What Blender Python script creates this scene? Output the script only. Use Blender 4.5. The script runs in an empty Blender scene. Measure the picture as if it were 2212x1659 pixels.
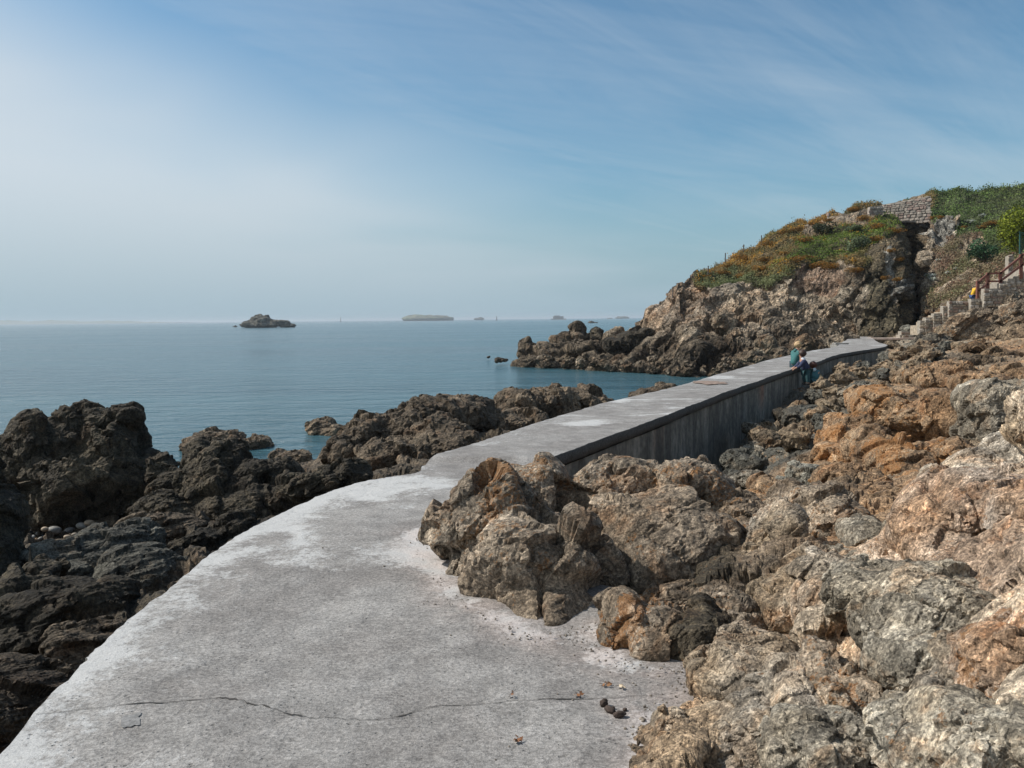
import bpy, bmesh, math, random
import numpy as np
from mathutils import Matrix, Vector

# ------------------------------------------------------------------ camera, sky, sun, exposure
scene = bpy.context.scene
COL = scene.collection
EYE = 1.6
FD = 1788.6                       # focal length in units of a 2212 x 1659 picture
PITCH = math.radians(4.495); ROLL = math.radians(-0.577)
SUN_AZ = math.radians(-79); SUN_EL = math.radians(45)
SEA = -2.6

cam_data = bpy.data.cameras.new('camera')
cam = bpy.data.objects.new('camera', cam_data); COL.objects.link(cam)
CAMROT = Matrix.Rotation(math.pi/2-PITCH, 4, 'X') @ Matrix.Rotation(ROLL, 4, 'Z')
cam.matrix_world = Matrix.Translation((0, 0, EYE)) @ CAMROT
cam_data.sensor_fit = 'HORIZONTAL'; cam_data.sensor_width = 36
cam_data.lens = FD/2212*36
cam_data.clip_start = 0.05; cam_data.clip_end = 30000
scene.camera = cam
R3 = np.array(CAMROT.to_3x3())

world = bpy.data.worlds.new('World'); scene.world = world; world.use_nodes = True
def build_world():
    nt = world.node_tree; nt.nodes.clear(); N = nt.nodes.new; L = nt.links.new
    out = N('ShaderNodeOutputWorld'); bg = N('ShaderNodeBackground'); bg.inputs[1].default_value = 0.1
    sky = N('ShaderNodeTexSky'); sky.sky_type = 'NISHITA'; sky.sun_disc = False
    sky.sun_elevation = SUN_EL; sky.sun_rotation = SUN_AZ % (2*math.pi)
    sky.air_density = 1.0; sky.dust_density = 1.0; sky.ozone_density = 2.0
    tc = N('ShaderNodeTexCoord')
    sep = N('ShaderNodeSeparateXYZ'); L(tc.outputs['Generated'], sep.inputs[0])
    def M(op, a, b=None, c=None, clamp=False):
        m = N('ShaderNodeMath'); m.operation = op; m.use_clamp = clamp
        for i, v in enumerate((a, b, c)):
            if v is None: continue
            if isinstance(v, (int, float)): m.inputs[i].default_value = v
            else: L(v, m.inputs[i])
        return m.outputs[0]
    X, Y, Z = sep.outputs
    el = M('MAXIMUM', Z, 0.0)
    az = M('ARCTAN2', X, Y)                       # 0 ahead, negative to the left
    # cloud layer seen on a plane overhead
    den = M('ADD', el, 0.12)
    cx = M('DIVIDE', X, den); cy = M('DIVIDE', Y, den)
    comb = N('ShaderNodeCombineXYZ'); L(cx, comb.inputs[0]); L(cy, comb.inputs[1])
    def noise(scale, detail, rough, dist, rot, sc):
        mp = N('ShaderNodeMapping'); mp.vector_type = 'TEXTURE'; L(comb.outputs[0], mp.inputs[0])
        mp.inputs['Rotation'].default_value = (0, 0, rot); mp.inputs['Scale'].default_value = sc
        n = N('ShaderNodeTexNoise'); L(mp.outputs[0], n.inputs[0])
        n.inputs['Scale'].default_value = scale; n.inputs['Detail'].default_value = detail
        n.inputs['Roughness'].default_value = rough; n.inputs['Distortion'].default_value = dist
        return n.outputs[0]
    n1 = noise(1.3, 6, 0.6, 0.8, 0.30, (3.2, 1, 1))
    n2 = noise(2.6, 8, 0.65, 1.0, 0.75, (6.0, 1, 1))
    n3 = noise(0.5, 3, 0.5, 0.3, 0.1, (1, 1, 1))
    wisps = M('MULTIPLY', M('SUBTRACT', n1, 0.36, clamp=True), 2.3)
    wisps2 = M('MULTIPLY', M('SUBTRACT', n2, 0.43, clamp=True), 2.2)
    wisp = M('ADD', M('MULTIPLY', wisps, 0.55), M('MULTIPLY', wisps2, 0.5), clamp=True)
    # bright veil towards the sun side, its upper border sloping down to the right
    border = M('ADD', M('MULTIPLY', az, -0.42), 0.175)
    v = M('SUBTRACT', M('ADD', border, M('MULTIPLY', M('SUBTRACT', n3, 0.5), 0.30)), el)
    v = M('MULTIPLY', M('SUBTRACT', v, -0.10), 3.2, clamp=True)
    veil = M('MULTIPLY', M('SMOOTH_MIN', v, 1.0, 0.3), 0.80, clamp=True)
    vs = N('ShaderNodeMapRange'); vs.interpolation_type = 'SMOOTHERSTEP'; L(veil, vs.inputs[0]); vs.inputs['To Max'].default_value = 0.95
    cov = M('MAXIMUM', vs.outputs[0], M('MULTIPLY', wisp, 0.50))
    # horizon haze band: a wide even grey-blue
    hz = M('POWER', M('SUBTRACT', 1.0, M('MULTIPLY', el, 2.2), clamp=True), 3.0)
    mix0 = N('ShaderNodeMix'); mix0.data_type = 'RGBA'
    L(M('MULTIPLY', hz, 0.82), mix0.inputs[0])
    tint = N('ShaderNodeMix'); tint.data_type = 'RGBA'; tint.blend_type = 'MULTIPLY'; tint.inputs[0].default_value = 1
    L(sky.outputs[0], tint.inputs[6]); tint.inputs[7].default_value = SKY_TINT
    L(tint.outputs[2], mix0.inputs[6]); mix0.inputs[7].default_value = HORIZON
    mix = N('ShaderNodeMix'); mix.data_type = 'RGBA'; L(cov, mix.inputs[0])
    L(mix0.outputs[2], mix.inputs[6]); mix.inputs[7].default_value = CLOUD
    # last degrees above the horizon are greyer everywhere
    mix2 = N('ShaderNodeMix'); mix2.data_type = 'RGBA'
    L(M('MULTIPLY', M('POWER', M('SUBTRACT', 1.0, M('MULTIPLY', el, 6.0), clamp=True), 1.3), 0.85), mix2.inputs[0])
    L(mix.outputs[2], mix2.inputs[6]); mix2.inputs[7].default_value = HORIZON
    L(mix2.outputs[2], bg.inputs[0]); L(bg.outputs[0], out.inputs[0])
SKY_TINT = (0.72, 1.06, 1.13, 1)
HORIZON = (3.1, 4.5, 5.35, 1)
CLOUD = (6.6, 7.2, 7.7, 1)
build_world()

sun_d = bpy.data.lights.new('sun', 'SUN'); sun_d.energy = 5.0; sun_d.angle = math.radians(0.53); sun_d.color = (1.0, 0.955, 0.88)
sun = bpy.data.objects.new('sun', sun_d); COL.objects.link(sun)
SDIR = Vector((math.sin(SUN_AZ)*math.cos(SUN_EL), math.cos(SUN_AZ)*math.cos(SUN_EL), math.sin(SUN_EL)))
sun.rotation_euler = (-SDIR).to_track_quat('-Z', 'Y').to_euler(); sun.location = (-20, 10, 30)
scene.view_settings.view_transform = 'Standard'; scene.view_settings.look = 'None'
scene.view_settings.exposure = 0.0; scene.view_settings.gamma = 1.0
scene.render.engine = 'CYCLES'
scene.cycles.max_bounces = 6; scene.cycles.diffuse_bounces = 3

# ------------------------------------------------------------------ measuring helpers (2212-wide picture units)
def ray(x, y):
    d = R3 @ np.array([(x-1106)/FD, -(y-829.5)/FD, -1.0]); return d
def P(x, y, d):                       # point on the sight line at ground distance d (world Y)
    r = ray(x, y); r = r*(d/r[1]); return np.array([r[0], r[1], r[2]+EYE])
def PZ(x, y, z=0.0):                  # point on the sight line at height z
    r = ray(x, y); r = r*((z-EYE)/r[2]); return np.array([r[0], r[1], z])
def project(p):
    q = (p-np.array([0, 0, EYE])) @ R3
    return 1106+FD*q[:, 0]/-q[:, 2], 829.5-FD*q[:, 1]/-q[:, 2]

# ------------------------------------------------------------------ noise (numpy)
def _fin(n):
    n = (n ^ (n >> np.uint32(13)))*np.uint32(1274126177)
    n = (n ^ (n >> np.uint32(16)))*np.uint32(2246822519)
    return n ^ (n >> np.uint32(15))
def _ax(i, m, d): return (i+d).astype(np.int64).astype(np.uint32)*np.uint32(m)
def vnoise(p, seed=0):
    i = np.floor(p).astype(np.int64); f = (p-i).astype(np.float32); f = f*f*f*(f*(f*6-15)+10)
    sd = np.uint32((seed*1274126177) & 0xffffffff)
    hx = [_ax(i[:, 0], 374761393, d) for d in (0, 1)]; hy = [_ax(i[:, 1], 668265263, d) for d in (0, 1)]; hz = [_ax(i[:, 2], 2147483647, d)+sd for d in (0, 1)]
    g = lambda a, b, c: (_fin(hx[a]+hy[b]+hz[c]) >> np.uint32(8)).astype(np.float32)*np.float32(1/16777216)
    x, y, z = f[:, 0], f[:, 1], f[:, 2]; L = lambda a, b, t: a+(b-a)*t
    r = L(L(L(g(0,0,0), g(1,0,0), x), L(g(0,1,0), g(1,1,0), x), y), L(L(g(0,0,1), g(1,0,1), x), L(g(0,1,1), g(1,1,1), x), y), z)
    return r*2-1
def fbm(p, octv=4, seed=0, gain=0.5):
    r = 0; a = 1; q = p
    for k in range(octv):
        r = r+a*vnoise(q, seed+k*17); a *= gain; q = q*2.03+11.3
    return r
def worley(p, seed=0, jit=0.9):
    p = p.astype(np.float32); i = np.floor(p).astype(np.int64); f = (p-i).astype(np.float32); j = np.float32(jit/1023)
    sd = np.uint32((seed*1274126177) & 0xffffffff)
    hx = [_ax(i[:, 0], 374761393, d) for d in (-1, 0, 1)]; hy = [_ax(i[:, 1], 668265263, d) for d in (-1, 0, 1)]; hz = [_ax(i[:, 2], 2147483647, d)+sd for d in (-1, 0, 1)]
    n = len(p); f1 = np.full(n, 9, np.float32); f2 = np.full(n, 9, np.float32)
    v = np.zeros((n, 3), np.float32); cid = np.zeros(n, np.uint32); k10 = np.uint32(1023); o = np.float32(.5-jit/2)
    X, Y, Z = f[:, 0], f[:, 1], f[:, 2]
    for dx in (-1, 0, 1):
        for dy in (-1, 0, 1):
            hxy = hx[dx+1]+hy[dy+1]
            for dz in (-1, 0, 1):
                h = _fin(hxy+hz[dz+1])
                a = (h & k10)*j+(o+dx-X); b = ((h >> np.uint32(10)) & k10)*j+(o+dy-Y); c = ((h >> np.uint32(20)) & k10)*j+(o+dz-Z)
                d = (a*a+b*b+c*c).astype(np.float32)
                f2 = np.minimum(f2, np.maximum(f1, d)); m = np.nonzero(d < f1)[0]
                f1[m] = d[m]; cid[m] = h[m]; v[m, 0] = a[m]; v[m, 1] = b[m]; v[m, 2] = c[m]
    return np.sqrt(f1), np.sqrt(f2), v, cid.astype(np.int64)
def rnd_of(cid, k=0): return ((((cid*(2654435761+k*40503)) & 0xffffffff) >> 8) & 0xffff)/65535.0
def rotm(ax, ang): return np.array(Matrix.Rotation(ang, 3, ax))
def block_noise(p, size, seed=0, A=None, crack=0.22, cdepth=0.5, tilt=0.9, step=0.8, warp=0.25):
    """fractured rock: tilted facets, stepped blocks and grooves between them; about -1..1"""
    q = p/size
    if A is not None: q = q @ A.T
    if warp:
        w = np.stack([vnoise(q*1.3+k*31.7, seed+90+k) for k in range(3)], 1)
        q = q+w*warp
    f1, f2, v, cid = worley(q, seed)
    r0 = rnd_of(cid)-.5
    t = np.stack([rnd_of(cid, 1), rnd_of(cid, 2), rnd_of(cid, 3)], 1)-.5
    e = f2-f1
    g = np.clip(e/crack, 0, 1); g = g*(2-g)
    return (step*r0+tilt*(t*v).sum(1)+cdepth*(g-1)).astype(np.float32), rnd_of(cid, 5), e

# ------------------------------------------------------------------ mesh helpers
def new_mesh(name, verts, faces, smooth=True):
    me = bpy.data.meshes.new(name)
    verts = np.asarray(verts, np.float32); faces = np.asarray(faces, np.int32)
    k = faces.shape[1]
    me.vertices.add(len(verts)); me.vertices.foreach_set('co', verts.ravel())
    me.loops.add(faces.size); me.loops.foreach_set('vertex_index', faces.ravel())
    me.polygons.add(len(faces)); me.polygons.foreach_set('loop_start', np.arange(0, faces.size, k, dtype=np.int32))
    me.polygons.foreach_set('loop_total', np.full(len(faces), k, np.int32))
    me.polygons.foreach_set('use_smooth', np.full(len(faces), smooth))
    me.update(calc_edges=True); me.validate()
    return me
def normals(v, f):
    a = v[f[:, 0]]; n = np.cross(v[f[:, 1]]-a, v[f[:, 2]]-a)
    if f.shape[1] == 4: n = n+np.cross(v[f[:, 2]]-a, v[f[:, 3]]-a)
    r = np.zeros_like(v)
    for k in range(f.shape[1]):
        for c in range(3): r[:, c] += np.bincount(f[:, k], n[:, c], len(v))
    return r/(np.linalg.norm(r, axis=1, keepdims=True)+1e-12)
def set_col(me, rgba, name='Tint'):
    a = me.color_attributes.new(name, 'FLOAT_COLOR', 'POINT')
    a.data.foreach_set('color', np.asarray(rgba, np.float32).ravel())
def link(name, me, mat=None, parent=None, label=None, cat=None, group=None, kind=None, loc=None):
    o = bpy.data.objects.new(name, me); COL.objects.link(o)
    if mat is not None and me is not None and not me.materials: me.materials.append(mat)
    if parent is not None: o.parent = parent
    if loc is not None: o.location = loc
    for k, v in (('label', label), ('category', cat), ('group', group), ('kind', kind)):
        if v: o[k] = v
    return o
def root(name, loc, label, cat, group=None, rz=0):
    o = bpy.data.objects.new(name, None); COL.objects.link(o); o.location = loc; o.rotation_euler = (0, 0, rz)
    o.empty_display_size = 0.2; o['label'] = label; o['category'] = cat
    if group: o['group'] = group
    return o
_ico = {}
def ico(s):
    if s not in _ico:
        bm = bmesh.new(); bmesh.ops.create_icosphere(bm, subdivisions=s, radius=1)
        v = np.array([x.co[:] for x in bm.verts]); f = np.array([[q.index for q in x.verts] for x in bm.faces]); bm.free()
        v /= np.linalg.norm(v, axis=1, keepdims=True); _ico[s] = (v, f)
    return _ico[s]
class MB:
    """collects simple solids into one mesh"""
    def __init__(s): s.v = []; s.f = []; s.n = 0
    def add(s, v, f):
        s.v.append(np.asarray(v, float)); s.f += [[i+s.n for i in q] for q in f]; s.n += len(v)
    def box(s, c, d, rz=0, j=0, rnd=random):
        c = np.array(c); hx, hy, hz = d[0]/2, d[1]/2, d[2]/2; v = []
        for z in (-hz, hz):
            for x, y in ((-hx, -hy), (hx, -hy), (hx, hy), (-hx, hy)):
                v.append([x*(1+rnd.uniform(-j, j)), y*(1+rnd.uniform(-j, j)), z*(1+rnd.uniform(-j, j))])
        v = np.array(v) @ rotm('Z', rz).T+c
        s.add(v, [[0, 3, 2, 1], [4, 5, 6, 7], [0, 1, 5, 4], [1, 2, 6, 5], [2, 3, 7, 6], [3, 0, 4, 7]])
    def bar(s, a, b, w, h=None, n=4, w2=None):
        a = Vector(a); b = Vector(b); h = h or w; w2 = w2 or w
        q = (b-a).to_track_quat('Z', 'Y').to_matrix(); v = []
        for p, ww in ((a, w), (b, w2)):
            for k in range(n):
                t = 2*math.pi*(k+.5)/n; r = ww/2/(math.cos(math.pi/n))
                v.append(list(p+q @ Vector((math.cos(t)*r, math.sin(t)*r*h/w, 0))))
        f = [[k, (k+1) % n, n+(k+1) % n, n+k] for k in range(n)]+[list(range(n))[::-1], [n+k for k in range(n)]]
        s.add(v, f)
    def build(s, name, mat, parent=None, smooth=False, origin=None, bevel=0, **kw):
        v = np.concatenate(s.v)
        if origin is not None: v = v-np.array(origin)
        me = bpy.data.meshes.new(name); me.from_pydata(v.tolist(), [], s.f); me.update()
        if smooth: me.polygons.foreach_set('use_smooth', [True]*len(me.polygons))
        o = link(name, me, mat, parent, loc=origin, **kw)
        if bevel:
            b = o.modifiers.new('bevel', 'BEVEL'); b.width = bevel; b.segments = 2
        return o

# ------------------------------------------------------------------ materials
def nodes(name):
    m = bpy.data.materials.new(name); m.use_nodes = True; nt = m.node_tree
    bsdf = nt.nodes['Principled BSDF']
    class G: pass
    g = G(); g.m = m; g.nt = nt; g.b = bsdf; g.N = nt.nodes.new; g.L = nt.links.new
    def val(i, v):
        if isinstance(v, (int, float)): i.default_value = v
        elif isinstance(v, (tuple, list)): i.default_value = tuple(v)+((1,) if len(v) == 3 and len(i.default_value) == 4 else ())
        else: g.L(v, i)
    def math_(op, a, b=None, c=None, clamp=False):
        n = g.N('ShaderNodeMath'); n.operation = op; n.use_clamp = clamp
        for i, v in enumerate((a, b, c)):
            if v is not None: val(n.inputs[i], v)
        return n.outputs[0]
    def mix(fac, a, b, mode='MIX'):
        n = g.N('ShaderNodeMix'); n.data_type = 'RGBA'; n.blend_type = mode
        val(n.inputs[0], fac); val(n.inputs[6], a); val(n.inputs[7], b); return n.outputs[2]
    def noise(scale, detail=4, rough=0.55, dist=0, vec=None, sc=None, rot=None, typ=None):
        n = g.N('ShaderNodeTexNoise'); v = vec or g.pos
        if sc or rot:
            mp = g.N('ShaderNodeMapping'); g.L(v, mp.inputs[0])
            if sc: mp.inputs['Scale'].default_value = sc
            if rot: mp.inputs['Rotation'].default_value = rot
            v = mp.outputs[0]
        if typ: n.noise_type = typ
        g.L(v, n.inputs['Vector']); n.inputs['Scale'].default_value = scale; n.inputs['Detail'].default_value = detail
        n.inputs['Roughness'].default_value = rough; n.inputs['Distortion'].default_value = dist
        return n.outputs[0]
    def voro(scale, feat='F1', vec=None, out=0, sc=None):
        n = g.N('ShaderNodeTexVoronoi'); n.feature = feat; v = vec or g.pos
        if sc:
            mp = g.N('ShaderNodeMapping'); g.L(v, mp.inputs[0]); mp.inputs['Scale'].default_value = sc; v = mp.outputs[0]
        g.L(v, n.inputs['Vector']); n.inputs['Scale'].default_value = scale; return n.outputs[out]
    def ramp(x, lo, hi, a=0., b=1., smooth=True):
        n = g.N('ShaderNodeMapRange'); n.interpolation_type = 'SMOOTHSTEP' if smooth else 'LINEAR'
        val(n.inputs[0], x); n.inputs[1].default_value = lo; n.inputs[2].default_value = hi
        n.inputs[3].default_value = a; n.inputs[4].default_value = b; return n.outputs[0]
    def bump(h, dist, strength=1.0, prev=None):
        n = g.N('ShaderNodeBump'); val(n.inputs['Height'], h); n.inputs['Distance'].default_value = dist
        n.inputs['Strength'].default_value = strength
        if prev is not None: g.L(prev, n.inputs['Normal'])
        return n.outputs[0]
    g.val, g.math, g.mix, g.noise, g.voro, g.ramp, g.bump = val, math_, mix, noise, voro, ramp, bump
    geo = g.N('ShaderNodeNewGeometry'); g.geo = geo; g.pos = geo.outputs['Position']
    return g
def plain(name, col, rough=0.8, var=0.25, scale=8, metallic=0, bump=0.0):
    g = nodes(name); n = g.noise(scale, 5, 0.6)
    f = g.ramp(n, 0.3, 0.7, 1-var, 1+var)
    g.L(g.mix(1.0, tuple(col), f, 'MULTIPLY'), g.b.inputs['Base Color'])
    g.b.inputs['Roughness'].default_value = rough; g.b.inputs['Metallic'].default_value = metallic
    if bump: g.L(g.bump(n, bump), g.b.inputs['Normal'])
    return g.m
def rock_mat(name, s=1.0, lichen=(0.40, 0.150, 0.026), grain=1.0, speck=0.5, wet=0.0, bumpd=0.012):
    """tint from the mesh (rock beds differ in colour), grain, veins and lichen from noise; s = size of features"""
    g = nodes(name)
    at = g.N('ShaderNodeAttribute'); at.attribute_name = 'Tint'
    fine = g.noise(90/s, 5, 0.7); mid = g.noise(14/s, 5, 0.65, 0.6); big = g.noise(2.2/s, 4, 0.6, 0.4)
    strk = g.noise(30/s, 4, 0.6, 0.3, sc=(1.0, 1.0, 0.16), rot=(0.25, -0.35, 0.3))
    f = g.math('MULTIPLY', g.ramp(fine, 0.3, 0.7, 1-0.55*grain, 1+0.62*grain), g.ramp(mid, 0.25, 0.75, 0.62, 1.38))
    f = g.math('MULTIPLY', f, g.ramp(strk, 0.3, 0.7, 0.70, 1.30))
    vc = g.voro(70/s, 'F1', out=1); sv = g.N('ShaderNodeSeparateColor'); g.L(vc, sv.inputs[0])
    f = g.math('MULTIPLY', f, g.ramp(sv.outputs[0], 0.0, 1.0, 1-0.55*grain, 1+0.62*grain, False))
    vk = g.voro(19/s, 'F1', out=1, sc=(1, 1, .5)); sk = g.N('ShaderNodeSeparateColor'); g.L(vk, sk.inputs[0])
    f = g.math('MULTIPLY', f, g.ramp(sk.outputs[0], 0.0, 1.0, 0.80, 1.22, False))
    # grey-white crust in patches
    cr = g.math('MULTIPLY', g.ramp(g.noise(3.6/s, 5, 0.7, 0.6), 0.50, 0.60), g.ramp(g.noise(22/s, 4, 0.7), 0.42, 0.58))
    f = g.math('MULTIPLY', f, g.ramp(big, 0.3, 0.7, 0.82, 1.18))
    c = g.mix(1.0, at.outputs['Color'], f, 'MULTIPLY')
    c = g.mix(g.math('MULTIPLY', cr, 0.5), c, g.mix(1.0, c, (1.40, 1.45, 1.50), 'MULTIPLY'))
    # pale quartz flecks
    fl = g.ramp(g.noise(60/s, 3, 0.75), 0.58, 0.70)
    fl = g.math('MULTIPLY', fl, g.ramp(g.noise(5/s, 3, 0.6), 0.42, 0.62))
    c = g.mix(g.math('MULTIPLY', fl, speck), c, g.mix(1.0, c, (1.9, 1.85, 1.75), 'MULTIPLY'))
    # iron-brown staining
    st = g.ramp(g.noise(3.1/s, 5, 0.65, 0.8), 0.52, 0.66)
    c = g.mix(g.math('MULTIPLY', st, 0.45), c, g.mix(1.0, c, (1.05, 0.72, 0.48), 'MULTIPLY'))
    # lichen
    ln = g.math('ADD', g.math('MULTIPLY', g.noise(4.5/s, 4, 0.65), 0.50), g.math('MULTIPLY', g.noise(42/s, 5, 0.75), 0.50))
    lm = g.ramp(g.math('SUBTRACT', ln, g.math('SUBTRACT', 0.66, g.math('MULTIPLY', at.outputs['Alpha'], 0.255))), 0.0, 0.03)
    lcol = g.mix(g.ramp(g.noise(9/s, 3, 0.6), 0.35, 0.65), tuple(lichen), (lichen[0]*0.75, lichen[1]*0.9, lichen[2]*1.4))
    lcol = g.mix(1.0, lcol, g.ramp(fine, 0.3, 0.7, 0.6, 1.35), 'MULTIPLY')
    c = g.mix(g.math('MULTIPLY', lm, 0.56), c, lcol)
    g.L(c, g.b.inputs['Base Color'])
    g.b.inputs['Roughness'].default_value = 0.85-wet*0.35
    g.b.inputs['Specular IOR Level'].default_value = 0.3+wet*0.3
    b1 = g.bump(g.noise(11/s, 6, 0.7, 0.4), bumpd*3.2*s)
    ck = g.voro(7/s, 'DISTANCE_TO_EDGE', sc=(1, 1, 0.6))
    b2 = g.bump(g.ramp(ck, 0.0, 0.06), bumpd*0.6*s, prev=b1)
    b3 = g.bump(g.noise(55/s, 5, 0.75), bumpd*1.1*s, prev=b2)
    g.L(b3, g.b.inputs['Normal'])
    return g.m
M_FARR = rock_mat('islet_rock', 60.0, grain=.7, speck=.6, bumpd=.02)
M_ROCK = rock_mat('lichen_rock', 1.0, grain=.78)
M_PALE = rock_mat('pale_granular_rock', 0.8, grain=0.85, speck=0.8, bumpd=0.013)
M_DARK = rock_mat('dark_shore_rock', 1.6, grain=0.8, speck=0.35, wet=0.0, lichen=(0.13, 0.09, 0.035))
M_FAR = rock_mat('far_rock', 5.0, grain=0.8, speck=0.6, bumpd=0.02)
M_CLIFF = rock_mat('cliff_rock', 7.0, grain=0.9, speck=0.7, bumpd=0.03)

# palettes (real surface colours)
BLACK = [(0.038, 0.030, 0.020), (0.072, 0.057, 0.037), (0.022, 0.018, 0.013)]
SHORE = [(0.092, 0.068, 0.045), (0.140, 0.105, 0.071), (0.054, 0.043, 0.030)]
BROWN = [(0.175, 0.120, 0.074), (0.25, 0.190, 0.125), (0.095, 0.073, 0.049)]
OCHRE = [(0.250, 0.150, 0.080), (0.31, 0.220, 0.138), (0.150, 0.105, 0.066)]
GREY = [(0.225, 0.190, 0.142), (0.31, 0.275, 0.220), (0.130, 0.106, 0.076)]
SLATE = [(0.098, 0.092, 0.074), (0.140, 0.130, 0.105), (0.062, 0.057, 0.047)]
PALE = [(0.385, 0.295, 0.200), (0.47, 0.405, 0.325), (0.245, 0.160, 0.092)]
PINK = [(0.39, 0.250, 0.155), (0.48, 0.390, 0.310), (0.310, 0.195, 0.115)]
OLIVE = [(0.180, 0.130, 0.086), (0.26, 0.212, 0.160), (0.092, 0.070, 0.048)]
TAN = [(0.35, 0.262, 0.178), (0.43, 0.350, 0.258), (0.210, 0.158, 0.106)]
def tint(p, pal, r1, r2, sz, seed, lich):
    n = fbm(p/sz*1.3+seed*3.1, 3, seed+40); m = fbm(p/sz*3.1+7, 3, seed+50)
    a, b, c = [np.array(k) for k in pal]
    t = np.clip(.5+.8*n, 0, 1)[:, None]; u = np.clip(.25+.8*m+.5*(r1-.5), 0, 1)[:, None]
    col = (a*(1-t)+b*t)*(1-u*.6)+c*u*.6
    col = col*(0.72+.56*r1[:, None])*(0.80+.40*r2[:, None])
    la = np.clip(lich*(0.75+0.9*n), 0, 1)
    return np.concatenate([col, la[:, None]], 1)

def ridged(p, octv, seed, gain=.55):
    r = 0; a = 1; w = 0
    for k in range(octv):
        r = r+a*(1-np.abs(vnoise(p, seed+k*7))*2.2); w += a; a *= gain; p = p*2.1+5.7
    return r/w
def displace_rock(v, f, sz, seed, A, rough=1.0, octv=3, crag=0.5):
    n = normals(v, f)
    d1, r1, e1 = block_noise(v, sz*0.62, seed, A, crack=0.05, cdepth=0.32, tilt=1.9, step=0.55, warp=.22)
    v = v+n*(d1*sz*0.14*rough)[:, None]
    n = normals(v, f)
    d2, r2, e2 = block_noise(v, sz*0.26, seed+1, A, crack=0.06, cdepth=0.42, tilt=1.8, step=0.6, warp=0.3)
    msk = np.clip(0.7+1.0*fbm(v/(sz*0.6), 2, seed+9), 0.15, 1.3)
    v = v+n*(d2*sz*0.050*rough*msk)[:, None]
    n = normals(v, f)
    q = (v @ A.T)/sz
    v = v+n*((ridged(q*np.array([1.6, 1.6, 4.5]), 5 if octv > 2 else 3, seed+4)-.1)*0.048*crag*sz*rough)[:, None]
    if octv > 2:
        d3, r3, e3 = block_noise(v, sz*0.10, seed+2, A, crack=0.12, cdepth=0.4, tilt=1.9, step=0.8, warp=0.35)
        v = v+n*((d3*0.012*msk+0.009*fbm(v/(sz*0.14), 4, seed+3, .6))*sz*rough)[:, None]
    if octv > 3:
        n = normals(v, f)
        d4, r4, e4 = block_noise(v, sz*0.040, seed+6, A, crack=0.2, cdepth=0.45, tilt=1.9, step=0.8)
        v = v+n*((d4*0.0045*msk+0.003*fbm(v/(sz*0.04), 3, seed+13, .6))*sz*rough)[:, None]
    return v, r1, r2
ROCKS = []
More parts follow.
